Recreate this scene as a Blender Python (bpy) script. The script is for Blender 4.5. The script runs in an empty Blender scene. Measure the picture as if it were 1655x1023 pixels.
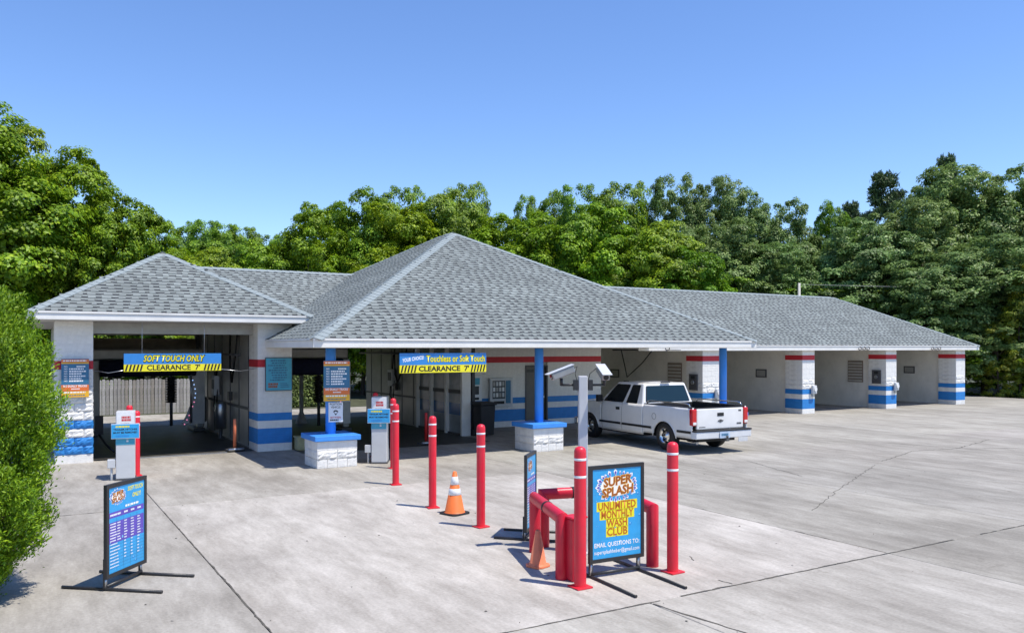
import bpy, bmesh, math, random
import numpy as np
from mathutils import Vector, Matrix
R = math.radians
S = bpy.context.scene
C = S.collection
random.seed(7)

# ------------------------------------------------------------------ camera
cam = bpy.data.cameras.new('camera'); camo = bpy.data.objects.new('camera', cam); C.objects.link(camo)
camo.location = (0, 0, 2.75); camo.rotation_euler = (R(90), 0, R(-31))
cam.sensor_width = 36; cam.lens = 28.93; cam.shift_y = 0.0305; cam.clip_start = .1; cam.clip_end = 3000
S.camera = camo
# ------------------------------------------------------------------ world, sun, exposure
SUN_EL, SUN_AZ = 66.0, -57.0          # azimuth of the sun as an angle from +X
W = bpy.data.worlds.new('World'); S.world = W; W.use_nodes = True
wn = W.node_tree.nodes; wl = W.node_tree.links
sky = wn.new('ShaderNodeTexSky'); sky.sky_type = 'NISHITA'; sky.sun_disc = False
sky.sun_elevation = R(SUN_EL); sky.sun_rotation = R(90 - SUN_AZ)
sky.air_density = 1.0; sky.dust_density = 0.0; sky.ozone_density = 6.0; sky.altitude = 0
hsv = wn.new('ShaderNodeHueSaturation'); hsv.inputs['Saturation'].default_value = 1.08; hsv.inputs['Hue'].default_value = .508
wl.new(sky.outputs[0], hsv.inputs['Color']); wl.new(hsv.outputs[0], wn['Background'].inputs[0]); wn['Background'].inputs[1].default_value = 0.15
sun = bpy.data.lights.new('sun', 'SUN'); suno = bpy.data.objects.new('sun', sun); C.objects.link(suno)
sun.energy = 4.2; sun.angle = R(.5); sun.color = (1, .945, .85)
sd = Vector((math.cos(R(SUN_EL)) * math.cos(R(SUN_AZ)), math.cos(R(SUN_EL)) * math.sin(R(SUN_AZ)), math.sin(R(SUN_EL))))
suno.rotation_euler = sd.to_track_quat('Z', 'Y').to_euler(); suno.location = (20, -20, 60)
S.view_settings.view_transform = 'Standard'; S.view_settings.look = 'None'
S.view_settings.exposure = 0.48; S.view_settings.gamma = 1

S.cycles.diffuse_bounces = 8; S.cycles.max_bounces = 12
# ------------------------------------------------------------------ materials
MATS = {}
def mk(name, col, rough=.6, var=.08, scale=6., bump=0., bscale=60., metal=0., spec=.5, island=0., dirt=0., coat=0., emit=0., alpha=None):
    if name in MATS: return MATS[name]
    m = bpy.data.materials.new(name); m.use_nodes = True; MATS[name] = m
    n = m.node_tree.nodes; l = m.node_tree.links; b = n['Principled BSDF']
    b.inputs['Roughness'].default_value = rough; b.inputs['Metallic'].default_value = metal
    b.inputs['Specular IOR Level'].default_value = spec
    if coat: b.inputs['Coat Weight'].default_value = coat; b.inputs['Coat Roughness'].default_value = .05
    tc = n.new('ShaderNodeTexCoord')
    nz = n.new('ShaderNodeTexNoise'); nz.inputs['Scale'].default_value = scale; nz.inputs['Detail'].default_value = 5
    nz.inputs['Roughness'].default_value = .65; l.new(tc.outputs['Object'], nz.inputs['Vector'])
    mr = n.new('ShaderNodeMapRange'); mr.inputs[1].default_value = .3; mr.inputs[2].default_value = .7
    mr.inputs[3].default_value = 1 - var; mr.inputs[4].default_value = 1 + var
    l.new(nz.outputs[0], mr.inputs[0])
    hs = n.new('ShaderNodeMixRGB'); hs.blend_type = 'MULTIPLY'; hs.inputs[0].default_value = 1
    hs.inputs[1].default_value = (*col, 1); l.new(mr.outputs[0], hs.inputs[2]); out = hs.outputs[0]
    if island:
        g = n.new('ShaderNodeNewGeometry'); m2 = n.new('ShaderNodeMapRange')
        m2.inputs[3].default_value = 1 - island; m2.inputs[4].default_value = 1 + island
        l.new(g.outputs['Random Per Island'], m2.inputs[0])
        h2 = n.new('ShaderNodeMixRGB'); h2.blend_type = 'MULTIPLY'; h2.inputs[0].default_value = 1
        l.new(out, h2.inputs[1]); l.new(m2.outputs[0], h2.inputs[2]); out = h2.outputs[0]
    if dirt:
        n2 = n.new('ShaderNodeTexNoise'); n2.inputs['Scale'].default_value = 1.7; n2.inputs['Detail'].default_value = 9
        n2.inputs['Roughness'].default_value = .7; l.new(tc.outputs['Object'], n2.inputs['Vector'])
        cr = n.new('ShaderNodeValToRGB'); cr.color_ramp.elements[0].position = .45; cr.color_ramp.elements[1].position = .72
        cr.color_ramp.elements[0].color = (0, 0, 0, 1); cr.color_ramp.elements[1].color = (dirt,) * 3 + (1,)
        l.new(n2.outputs[0], cr.inputs[0])
        h3 = n.new('ShaderNodeMixRGB'); h3.inputs[2].default_value = (.16, .14, .11, 1)
        l.new(cr.outputs[0], h3.inputs[0]); l.new(out, h3.inputs[1]); out = h3.outputs[0]
    l.new(out, b.inputs['Base Color'])
    if bump:
        n3 = n.new('ShaderNodeTexNoise'); n3.inputs['Scale'].default_value = bscale; n3.inputs['Detail'].default_value = 4
        l.new(tc.outputs['Object'], n3.inputs['Vector'])
        bp = n.new('ShaderNodeBump'); bp.inputs['Strength'].default_value = bump; bp.inputs['Distance'].default_value = .02
        l.new(n3.outputs[0], bp.inputs['Height']); l.new(bp.outputs[0], b.inputs['Normal'])
    if emit:
        b.inputs['Emission Color'].default_value = (*col, 1); b.inputs['Emission Strength'].default_value = emit
    return m

def concrete_mat():
    m = bpy.data.materials.new('concrete'); m.use_nodes = True
    n = m.node_tree.nodes; l = m.node_tree.links; b = n['Principled BSDF']; b.inputs['Roughness'].default_value = .85
    b.inputs['Specular IOR Level'].default_value = .3
    geo = n.new('ShaderNodeNewGeometry'); oi = n.new('ShaderNodeObjectInfo')
    def noise(sc, det, rot=0, stretch=(1, 1, 1), rough=.6):
        mp = n.new('ShaderNodeMapping'); mp.inputs['Rotation'].default_value = (0, 0, rot); mp.inputs['Scale'].default_value = stretch
        l.new(geo.outputs['Position'], mp.inputs['Vector'])
        t = n.new('ShaderNodeTexNoise'); t.inputs['Scale'].default_value = sc; t.inputs['Detail'].default_value = det
        t.inputs['Roughness'].default_value = rough; l.new(mp.outputs[0], t.inputs['Vector']); return t.outputs[0]
    def ramp(src, p0, c0, p1, c1):
        r = n.new('ShaderNodeValToRGB'); e = r.color_ramp.elements
        e[0].position = p0; e[1].position = p1; e[0].color = (*c0, 1); e[1].color = (*c1, 1); l.new(src, r.inputs[0]); return r.outputs[0]
    def mul(a, c, f=1.):
        x = n.new('ShaderNodeMixRGB'); x.blend_type = 'MULTIPLY'; x.inputs[0].default_value = f
        l.new(a, x.inputs[1]); l.new(c, x.inputs[2]); return x.outputs[0]
    base = ramp(noise(.35, 6), .35, (.37, .353, .32), .62, (.47, .45, .41))
    base = mul(base, ramp(noise(.55, 8, R(-62), (1, .3, 1), .7), .38, (.88, .87, .86), .62, (1.06, 1.06, 1.06)))   # drive streaks
    base = mul(base, ramp(noise(.4, 7, R(20), (1, .3, 1), .7), .36, (.88, .875, .865), .58, (1.04, 1.04, 1.04)))
    base = mul(base, ramp(noise(2.2, 9, R(-40), (1, .35, 1), .75), .32, (.74, .73, .715), .6, (1.05, 1.05, 1.05)))
    base = mul(base, ramp(noise(26, 4), .3, (.86, .86, .86), .7, (1.08, 1.08, 1.08)))
    base = mul(base, ramp(noise(1.1, 10, 0, (1, 1, 1), .8), .60, (1, 1, 1), .74, (.62, .6, .57)))                   # dark blotches
    base = mul(base, ramp(noise(1.3, 8, R(6), (1, .10, 1), .72), .30, (.84, .83, .815), .50, (1.02, 1.02, 1.02)))          # tyre tracks along the lanes
    base = mul(base, ramp(noise(5.5, 8, R(-70), (1, .22, 1), .8), .34, (.87, .865, .855), .58, (1.05, 1.05, 1.05)))          # broom marks
    base = mul(base, ramp(noise(3.1, 6, 0, (1, 1, 1), .55), .70, (1, 1, 1), .78, (.50, .47, .43)))                          # oil drips
    base = mul(base, oi.outputs['Color'])
    l.new(base, b.inputs['Base Color'])
    # hairline cracks
    bp = n.new('ShaderNodeBump'); bp.inputs['Strength'].default_value = .25; bp.inputs['Distance'].default_value = .01
    l.new(noise(45, 5), bp.inputs['Height']); l.new(bp.outputs[0], b.inputs['Normal'])
    return m
def leaf_mat(name, cols, trans=.25, rough=.5):
    m = bpy.data.materials.new(name); m.use_nodes = True; MATS[name] = m
    n = m.node_tree.nodes; l = m.node_tree.links; b = n['Principled BSDF']; b.inputs['Roughness'].default_value = rough
    b.inputs['Specular IOR Level'].default_value = .35
    g = n.new('ShaderNodeNewGeometry'); r = n.new('ShaderNodeValToRGB')
    for i, (p, c) in enumerate(cols):
        e = r.color_ramp.elements[i] if i < 2 else r.color_ramp.elements.new(p)
        e.position = p; e.color = (*c, 1)
    l.new(g.outputs['Random Per Island'], r.inputs[0])
    # broad hue drift over the crown and per tree
    tc = n.new('ShaderNodeTexCoord'); nz = n.new('ShaderNodeTexNoise'); nz.inputs['Scale'].default_value = .45; nz.inputs['Detail'].default_value = 3
    l.new(tc.outputs['Object'], nz.inputs['Vector'])
    mr = n.new('ShaderNodeMapRange'); mr.inputs[1].default_value = .35; mr.inputs[2].default_value = .65; mr.inputs[3].default_value = .75; mr.inputs[4].default_value = 1.25
    l.new(nz.outputs[0], mr.inputs[0])
    mx = n.new('ShaderNodeMixRGB'); mx.blend_type = 'MULTIPLY'; mx.inputs[0].default_value = 1
    l.new(r.outputs[0], mx.inputs[1]); l.new(mr.outputs[0], mx.inputs[2])
    oi = n.new('ShaderNodeObjectInfo'); hs = n.new('ShaderNodeHueSaturation')
    m3 = n.new('ShaderNodeMapRange'); m3.inputs[3].default_value = .497; m3.inputs[4].default_value = .522; l.new(oi.outputs['Random'], m3.inputs[0])
    l.new(m3.outputs[0], hs.inputs['Hue']); l.new(mx.outputs[0], hs.inputs['Color'])
    l.new(hs.outputs[0], b.inputs['Base Color'])
    t = n.new('ShaderNodeBsdfTranslucent'); l.new(hs.outputs[0], t.inputs[0])
    ms = n.new('ShaderNodeMixShader'); ms.inputs[0].default_value = trans
    l.new(b.outputs[0], ms.inputs[1]); l.new(t.outputs[0], ms.inputs[2]); l.new(ms.outputs[0], n['Material Output'].inputs[0])
    return m

WHITE = mk('white_paint', (.76, .74, .70), .55, .06, 3, .15, 40, dirt=.22)
BLOCKW = mk('block_white', (.76, .745, .71), .7, .08, 5, .5, 45, dirt=.3)
BLOCKR = mk('block_red', (.50, .018, .03), .6, .1, 5, .4, 45)
BLOCKB = mk('block_blue', (.02, .20, .54), .6, .1, 5, .4, 45)
BLUE = mk('column_blue', (.05, .27, .74), .4, .06, 4, .1, 30, dirt=.08)
FASCIA = mk('fascia_white', (.76, .74, .70), .45, .05, 2.5, .05, 30, dirt=.12)
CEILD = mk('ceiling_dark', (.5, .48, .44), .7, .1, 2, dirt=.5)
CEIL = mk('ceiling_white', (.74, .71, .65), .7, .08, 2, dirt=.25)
WALLG = mk('wall_grey', (.74, .71, .65), .6, .05, 1.2, .15, 50, dirt=.18)
SHING = mk('shingle_grey', (.205, .228, .222), .9, .20, .9, .6, 160, island=.13)
SHBASE = mk('shingle_base', (.19, .21, .205), .9, .15, 3, .6, 160)
SHDARK = mk('shingle_dark', (.028, .032, .036), .9, .15, 20, .4, 160, island=.25)
CAPM = mk('cap_shingle', (.25, .29, .30), .9, .12, 6, .5, 160)
REDPL = mk('bollard_red', (.70, .012, .034), .42, .10, 3, .08, 30, dirt=.22)
REDDK = mk('guard_red', (.58, .010, .034), .4, .1, 3, .1, 30, dirt=.12)
TAPE = mk('white_tape', (.8, .8, .8), .5)
ORANGE = mk('cone_orange', (.80, .17, .03), .5, .08, 6, dirt=.1)
ORANGE2 = mk('cone_orange_faded', (.82, .22, .10), .5, .08, 6, dirt=.1)
BLACK = mk('black_rubber', (.012, .012, .013), .6, .2, 8, .2, 60)
BLACKM = mk('black_metal', (.022, .022, .024), .4, .15, 8, .1, 60)
STEEL = mk('steel', (.45, .46, .48), .3, .1, 6, metal=.9)
CHROME = mk('chrome', (.75, .76, .78), .15, .05, 4, metal=1.)
PANELG = mk('panel_grey', (.36, .35, .33), .35, .12, 3, .05, 20, metal=.15, dirt=.3)
DARKG = mk('dark_grey', (.07, .07, .075), .5, .2, 4, dirt=.2)
LGREY = mk('kiosk_grey', (.55, .56, .57), .4, .06, 3, dirt=.12)
NAVY = mk('navy_cloth', (.01, .014, .045), .85, .25, 14, .6, 40)
TAPB = mk('truck_white', (.78, .77, .75), .28, .04, 2, coat=.6, dirt=.12)
GLASS = mk('dark_glass', (.010, .013, .016), .04, .05, 2, spec=.4)
GLASSB = mk('rear_glass', (.012, .03, .042), .06, .05, 2, spec=.35)
LAMPR = mk('tail_red', (.55, .008, .012), .12, .08, 30, coat=.6)
LAMPW = mk('lamp_clear', (.75, .74, .72), .12, .08, 30, coat=.6)
WOODF = mk('fence_wood', (.31, .29, .265), .85, .3, 7, .5, 40, dirt=.3)
BARK = mk('bark', (.07, .055, .04), .9, .3, 6, .8, 20)
CONC = concrete_mat()
DIRT = mk('joint_dirt', (.085, .078, .065), .95, .3, 8)
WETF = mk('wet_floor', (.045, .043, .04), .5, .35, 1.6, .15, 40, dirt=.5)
SIGNB = mk('sign_blue', (.03, .22, .58), .35, .08, 4)
SIGNC = mk('sign_cyan', (.03, .33, .66), .35, .12, 5)
SIGNT = mk('sign_teal', (.03, .15, .27), .4, .15, 5)
SIGNM = mk('sign_aqua', (.06, .36, .50), .4, .15, 5)
SIGNY = mk('sign_yellow', (.80, .72, .02), .4, .04, 5)
SIGNO = mk('sign_orange', (.72, .16, .03), .4, .1, 5)
SIGNA = mk('sign_amber', (.80, .42, .02), .4, .1, 5)
SIGNP = mk('sign_purple', (.11, .07, .42), .4, .15, 8)
SIGNW = mk('sign_white', (.75, .75, .75), .4, .05, 5)
INKK = mk('ink_black', (.012, .012, .012), .5)
INKW = mk('ink_white', (.85, .85, .85), .5)
INKR = mk('ink_red', (.55, .02, .02), .5)
INKB = mk('ink_brown', (.33, .08, .015), .5)
ASH = mk('forest_floor', (.055, .06, .03), .95, .4, 2, .6, 20)

# ------------------------------------------------------------------ mesh helpers
class MB:
    def __init__(s): s.v = []; s.f = []; s.m = []; s.sm = []
    def add(s, vs, fs, mi=0, smooth=False):
        k = len(s.v); s.v += [tuple(v) for v in vs]
        s.f += [tuple(i + k for i in f) for f in fs]; s.m += [mi] * len(fs); s.sm += [smooth] * len(fs); return s
    def box(s, x0, x1, y0, y1, z0, z1, mi=0):
        return s.add([(x0, y0, z0), (x1, y0, z0), (x1, y1, z0), (x0, y1, z0), (x0, y0, z1), (x1, y0, z1), (x1, y1, z1), (x0, y1, z1)],
                     [(0, 3, 2, 1), (4, 5, 6, 7), (0, 1, 5, 4), (1, 2, 6, 5), (2, 3, 7, 6), (3, 0, 4, 7)], mi)
    def quad(s, a, b, c, d, mi=0): return s.add([a, b, c, d], [(0, 1, 2, 3)], mi)
    def tube(s, pts, r, n=10, mi=0, caps=True):
        pts = [Vector(p) for p in pts]; rs = r if isinstance(r, (list, tuple)) else [r] * len(pts)
        k = len(s.v); up = None
        for i, p in enumerate(pts):
            d = (pts[min(i + 1, len(pts) - 1)] - pts[max(i - 1, 0)]).normalized()
            if up is None: up = Vector((0, 0, 1)) if abs(d.z) < .9 else Vector((1, 0, 0))
            a = d.cross(up).normalized(); b = a.cross(d).normalized(); up = b
            for j in range(n):
                t = 2 * math.pi * j / n; s.v.append(tuple(p + (a * math.cos(t) + b * math.sin(t)) * rs[i]))
        for i in range(len(pts) - 1):
            for j in range(n):
                s.f.append((k + i * n + j, k + i * n + (j + 1) % n, k + (i + 1) * n + (j + 1) % n, k + (i + 1) * n + j)); s.m.append(mi); s.sm.append(True)
        if caps:
            s.f.append(tuple(k + j for j in range(n))[::-1]); s.m.append(mi); s.sm.append(False)
            e = k + (len(pts) - 1) * n; s.f.append(tuple(e + j for j in range(n))); s.m.append(mi); s.sm.append(False)
        return s
    def lathe(s, prof, cx=0, cy=0, n=24, mi=0, z0=0):
        k = len(s.v)
        for r, z in prof:
            for j in range(n):
                t = 2 * math.pi * j / n; s.v.append((cx + r * math.cos(t), cy + r * math.sin(t), z0 + z))
        for i in range(len(prof) - 1):
            for j in range(n):
                s.f.append((k + i * n + j, k + i * n + (j + 1) % n, k + (i + 1) * n + (j + 1) % n, k + (i + 1) * n + j)); s.m.append(mi); s.sm.append(True)
        return s
    def prism(s, poly, ax, a, b, mi=0):
        # poly: 2D points; ax: 'x' | 'y' | 'z' extrude axis from a to b
        def P(u, v, w): return {'x': (w, u, v), 'y': (u, w, v), 'z': (u, v, w)}[ax]
        n = len(poly); vs = [P(u, v, a) for u, v in poly] + [P(u, v, b) for u, v in poly]
        fs = [tuple(range(n))[::-1], tuple(range(n, 2 * n))] + [(i, (i + 1) % n, n + (i + 1) % n, n + i) for i in range(n)]
        return s.add(vs, fs, mi)
    def mesh(s, name, mats):
        me = bpy.data.meshes.new(name); me.from_pydata(s.v, [], s.f)
        for m in (mats if isinstance(mats, (list, tuple)) else [mats]): me.materials.append(m)
        me.polygons.foreach_set('material_index', s.m); me.polygons.foreach_set('use_smooth', s.sm)
        bm = bmesh.new(); bm.from_mesh(me); bmesh.ops.recalc_face_normals(bm, faces=bm.faces); bm.to_mesh(me); bm.free()
        me.update(); return me
    def build(s, name, mats, parent=None, bevel=0, seg=2):
        o = bpy.data.objects.new(name, s.mesh(name, mats)); C.objects.link(o); o.parent = parent
        if bevel:
            b = o.modifiers.new('bevel', 'BEVEL'); b.width = bevel; b.segments = seg; b.limit_method = 'ANGLE'; b.angle_limit = R(40)
        return o
def inst(name, me, parent=None, loc=(0, 0, 0), rot=(0, 0, 0), scale=(1, 1, 1)):
    o = bpy.data.objects.new(name, me); C.objects.link(o); o.parent = parent
    o.location = loc; o.rotation_euler = rot; o.scale = scale; return o
def tag(o, label=None, cat=None, group=None, kind=None):
    if label: o['label'] = label
    if cat: o['category'] = cat
    if group: o['group'] = group
    if kind: o['kind'] = kind
    return o
def thing(name, loc, label, cat, rz=0, group=None):
    o = bpy.data.objects.new(name, None); C.objects.link(o); o.empty_display_size = .2
    o.location = loc; o.rotation_euler = (0, 0, rz); return tag(o, label, cat, group)
def copy_tree(o, parent=None, loc=None, rz=None):
    c = o.copy(); C.objects.link(c); c.parent = parent
    if loc is not None: c.location = loc
    if rz is not None: c.rotation_euler = (0, 0, rz)
    for ch in list(o.children): copy_tree(ch, c)
    return c
# lettering: mesh in the local x-z plane, front towards -y
TXT = {}
def text(parent, s, size, x, z, y, mat, bold=0., shear=0., width=None, align='CENTER', rot=0., name='lettering', depth=0., sy=1.):
    cu = bpy.data.curves.new('t', 'FONT'); cu.body = s; cu.size = size; cu.align_x = align; cu.align_y = 'CENTER'
    cu.offset = bold; cu.shear = shear; cu.resolution_u = 2; cu.fill_mode = 'FRONT'
    t = bpy.data.objects.new('t', cu); C.objects.link(t); bpy.context.view_layer.update()
    dg = bpy.context.evaluated_depsgraph_get(); me = bpy.data.meshes.new_from_object(t.evaluated_get(dg))
    bpy.data.objects.remove(t); me.materials.clear(); me.materials.append(mat)
    n = len(me.vertices); co = np.empty(n * 3); me.vertices.foreach_get('co', co); co = co.reshape(-1, 3)
    k = 1.
    if width and n: k = width / max(1e-6, (co[:, 0].max() - co[:, 0].min()))
    X = co[:, 0] * k; Z = co[:, 1] * sy; c, s_ = math.cos(rot), math.sin(rot)
    out = np.stack([x + X * c - Z * s_, np.full(n, y), z + X * s_ + Z * c], 1)
    me.vertices.foreach_set('co', out.ravel()); me.update()
    o = bpy.data.objects.new(name, me); C.objects.link(o); o.parent = parent; return o
def bars(parent, x0, x1, z0, z1, rows, y, mat, seed=0, fill=.5, name='lettering', lead=0.):
    # rows of print too fine to read: word-shaped dashes
    rnd = random.Random(seed); m = MB(); h = (z1 - z0) / rows
    for i in range(rows):
        zc = z1 - (i + .5) * h; x = x0 + lead * rnd.random(); lim = x1 - (x1 - x0) * .3 * rnd.random()
        while x < lim:
            w = (x1 - x0) * rnd.uniform(.05, .16); xe = min(x + w, lim)
            m.quad((x, y, zc - h * fill / 2), (xe, y, zc - h * fill / 2), (xe, y, zc + h * fill / 2), (x, y, zc + h * fill / 2)); x = xe + (x1 - x0) * .025
    return m.build(name, mat, parent)

# ================================================================== SETTING
# ground: a terrain sheet to the horizon, concrete slabs lying on it
g = MB()
g.quad((-900, -200, -.06), (900, -200, -.06), (900, 1500, -.06), (-900, 1500, -.06))
tag(g.build('ground', ASH), kind='structure')
g = MB(); g.quad((-26, -14, -.03), (46.6, -14, -.03), (46.6, 36.6, -.03), (-26, 36.6, -.03))
lot = tag(g.build('pavement', DIRT), kind='structure')
XE = [-26, -14, -6, 2.1, 10.0, 17.4, 25, 32.5, 40, 46.6]; YE = [-14, -2, 6.85, 15.35, 23.2, 31.4, 36.6]
rs = random.Random(3)
for i in range(len(XE) - 1):
    for j in range(len(YE) - 1):
        gx, gy = .006, .006
        x0, x1, y0, y1 = XE[i] + gx, XE[i + 1] - gx, YE[j] + gy, YE[j + 1] - gy
        sp = [(x0, x1)]
        if i == 4 and j == 1: sp = [(x0, x1)]
        if i == 3 and j == 1: sp = [(x0, 5.85 - gx), (5.85 + gx, x1)]
        if i >= 4 and j in (2,): sp = [(x0, (x0 + x1) / 2 - gx), ((x0 + x1) / 2 + gx, x1)]
        for a, b in sp:
            so = MB().box(a, b, y0, y1, -.08, 0).build('slab', CONC, lot, bevel=.006, seg=1)
            k = 1.04 if i == 3 and j == 2 else .94 if i == 3 and j == 1 else .80 if i == 4 and j == 2 else rs.uniform(.74, .90)
            so.color = (k, k * rs.uniform(.975, .995), k * rs.uniform(.955, .98), 1)

# cracks in the concrete (shallow dark seams)
def crack(pts, w=.012, jit=.02):
    rnd = random.Random(int(abs(pts[0][0]) * 100)); m = MB(); P = []
    for (x0, y0), (x1, y1) in zip(pts, pts[1:]):
        n = max(3, int(math.hypot(x1 - x0, y1 - y0) / .12))
        for k in range(n): t = k / n; P.append((x0 + (x1 - x0) * t + rnd.gauss(0, jit), y0 + (y1 - y0) * t + rnd.gauss(0, jit)))
    P.append(pts[-1])
    for k in range(len(P) - 1):
        (x0, y0), (x1, y1) = P[k], P[k + 1]; d = math.hypot(x1 - x0, y1 - y0) or 1; nx, ny = -(y1 - y0) / d * w * rnd.uniform(.3, .7), (x1 - x0) / d * w * rnd.uniform(.3, .7)
        m.quad((x0 - nx, y0 - ny, .0035), (x1 - nx, y1 - ny, .0035), (x1 + nx, y1 + ny, .0035), (x0 + nx, y0 + ny, .0035))
    m.build('crack', DIRT, lot)
crack([(7.15, 6.9), (7.12, 7.1)], .016)
crack([(7.5, 7.9), (7.6, 8.1)], .012)
crack([(3.2, 6.85), (6.0, 6.85)], .022, .006); crack([(6.3, 6.85), (9.2, 6.85), (11.5, 6.85)], .026, .006); crack([(12.2, 6.85), (15, 6.85)], .022, .006); crack([(16, 6.85), (22, 6.85)], .026, .006)
crack([(10, 6.9), (10, 8.4)], .016, .005); crack([(10, 9.0), (10, 10.6)], .012, .005); crack([(2.1, 6.2), (2.1, 11.0)], .018, .006); crack([(2.1, 11.4), (2.1, 14.9)], .012, .005)
crack([(5.85, 6.8), (5.95, 6.1), (6.1, 5.2)], .026, .006); crack([(-.8, 15.35), (1.6, 15.35)], .016, .005)
crack([(18, 12.5), (20.5, 13.3), (22, 13.0), (25, 13.8)], .02)
crack([(21.5, 14.9), (22.2, 12.8), (23.5, 12.2), (24.2, 10.8), (23.6, 9.6)], .02)
crack([(24.2, 10.8), (26, 10.9), (27.4, 10.2)], .02)
crack([(15.2, 14.2), (14.4, 11.9)], .014)
crack([(11.5, 9.3), (14, 10.6), (17.3, 12.2)], .012)
# small leaves and pebbles on the concrete
m = MB(); rnd = random.Random(5)
for k in range(120):
    d = rnd.uniform(8, 26); a = R(31) + rnd.uniform(-.55, .5); x, y = d * math.sin(a), d * math.cos(a)
    if y > 17: continue
    s = rnd.uniform(.008, .022); t = rnd.uniform(0, 6.28); z = .004
    m.add([(x + s * math.cos(t + q * 1.57) * (1 if q % 2 else .5), y + s * math.sin(t + q * 1.57) * (1 if q % 2 else .5), z + (.008 if q == 0 else 0)) for q in range(4)], [(0, 1, 2, 3)])
tag(m.build('litter', DIRT), 'scattered dry leaf bits and pebbles on the concrete', 'litter', kind='stuff')
# wet floors of the two wash bays
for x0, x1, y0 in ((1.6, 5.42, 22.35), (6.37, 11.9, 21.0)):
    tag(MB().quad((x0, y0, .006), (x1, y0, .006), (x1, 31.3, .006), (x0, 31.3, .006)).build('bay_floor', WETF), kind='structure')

# ================================================================== BUILDING
bld = thing('car_wash_building', (0, 0, 0), 'long car wash with grey hipped shingle roofs, white block piers and red and blue stripes', 'building')
CH = .2032
def split_mesh(w, d, mat, rough, seed, sides=True):
    # a concrete block, front (-y) and left (-x) faces split rough; x 0..w, y 0..d, z 0..CH
    rnd = random.Random(seed); m = MB(); j = .004 if rough > .2 else .0007
    def face(o, u, v, n, nu, nv, amp):
        k = len(m.v)
        for a in range(nu + 1):
            for b in range(nv + 1):
                e = 0 if a in (0, nu) or b in (0, nv) else rnd.uniform(.2, 1) * amp
                p = Vector(o) + Vector(u) * (a / nu) + Vector(v) * (b / nv) + Vector(n) * e; m.v.append(tuple(p))
        for a in range(nu):
            for b in range(nv):
                m.f.append((k + a * (nv + 1) + b, k + (a + 1) * (nv + 1) + b, k + (a + 1) * (nv + 1) + b + 1, k + a * (nv + 1) + b + 1)); m.m.append(0); m.sm.append(False)
    nu = max(2, int(w / .045)) if rough else 1
    face((j, 0, j), (w - 2 * j, 0, 0), (0, 0, CH - 2 * j), (0, -1, 0), nu, 5 if rough else 1, .032 * rough)
    nd = max(2, int(d / .06)) if rough and sides else 1
    for x, s in ((j, -1), (w - j, 1)):
        face((x, 0, j), (0, d, 0), (0, 0, CH - 2 * j), (s, 0, 0), nd, 5 if rough and sides else 1, .02 * rough if sides else 0)
    face((j, 0, CH - j), (w - 2 * j, 0, 0), (0, d, 0), (0, 0, 1), 1, 1, 0)
    face((j, 0, j), (w - 2 * j, 0, 0), (0, d, 0), (0, 0, -1), 1, 1, 0)
    face((j, d, j), (w - 2 * j, 0, 0), (0, 0, CH - 2 * j), (0, 1, 0), 1, 1, 0)
    me = m.mesh('block', mat); return me
BM = {}
def block(parent, w, d, col, rough, loc, var=0):
    key = (round(w, 3), round(d, 3), col, rough, var)
    if key not in BM: BM[key] = split_mesh(w, d, {'w': BLOCKW, 'r': BLOCKR, 'b': BLOCKB}[col], rough, sum(ord(q) * (i + 1) for i, q in enumerate(repr(key))) % 1000)
    return inst('block', BM[key], parent, loc)
def ccol(c): return 'r' if c == 11 else 'b' if c in (4, 1, 2) else 'w'
def pier(x0, x1, y0, y1, ztop, rough_fn, n=2, core=True):
    p = MB().box(x0 + .03, x1 - .03, y0 + .03, y1 - .02, 0, ztop).build('pier', WHITE, bld)
    w = (x1 - x0) / n; c = 0
    while c * CH < ztop - .05:
        rgh = rough_fn(c)
        hh = (c % 2) * .5
        edges = [x0 + w * k for k in range(n + 1)] if not c % 2 else [x0] + [x0 + w * (k + .5) for k in range(n)] + [x1]
        for k in range(len(edges) - 1):
            o = block(p, edges[k + 1] - edges[k], min(y1 - y0, .95), ccol(c), rgh, (edges[k], y0, c * CH), (c * 3 + k) % 3 if rgh else 0)
            if (c + 1) * CH > ztop: o.scale.z = (ztop - c * CH) / CH
        c += 1
    return p
pier(.76, 1.56, 22.15, 23.1, 3.38, lambda c: 0 if c == 0 else 1.15 if c < 9 else .15)
pier(5.44, 6.35, 22.1, 23.05, 3.38, lambda c: 0.08)
PX = [(22.34, 23.2), (27.96, 28.72), (33.54, 34.3), (38.98, 39.74)]
for a, b in PX: pier(a, b, 23.1, 24.0, 2.72, lambda c: 1. if c in (5, 6) else .15, 1 if b > 39 else 2)
# bay walls
def wall(name, x0, x1, y0, y1, z1, mat=WALLG): return MB().box(x0, x1, y0, y1, -.02, z1).build(name, mat, bld)
wall('bay_wall', .95, 1.5, 23.05, 31.2, 3.38, PANELG)
wall('bay_wall', 5.5, 6.3, 23.0, 31.2, 3.38, PANELG)
wall('bay_wall', 11.95, 12.15, 26.2, 31.2, 2.74, PANELG)
for a, b in PX[:3]: wall('bay_wall', a + .13, b - .12, 23.95, 31.2, 2.72)
wall('bay_wall', PX[3][0] + .1, PX[3][1] - .1, 23.95, 31.2, 2.72)
wall('back_wall', 12.15, 18.4, 31.0, 31.2, 2.72)
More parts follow.
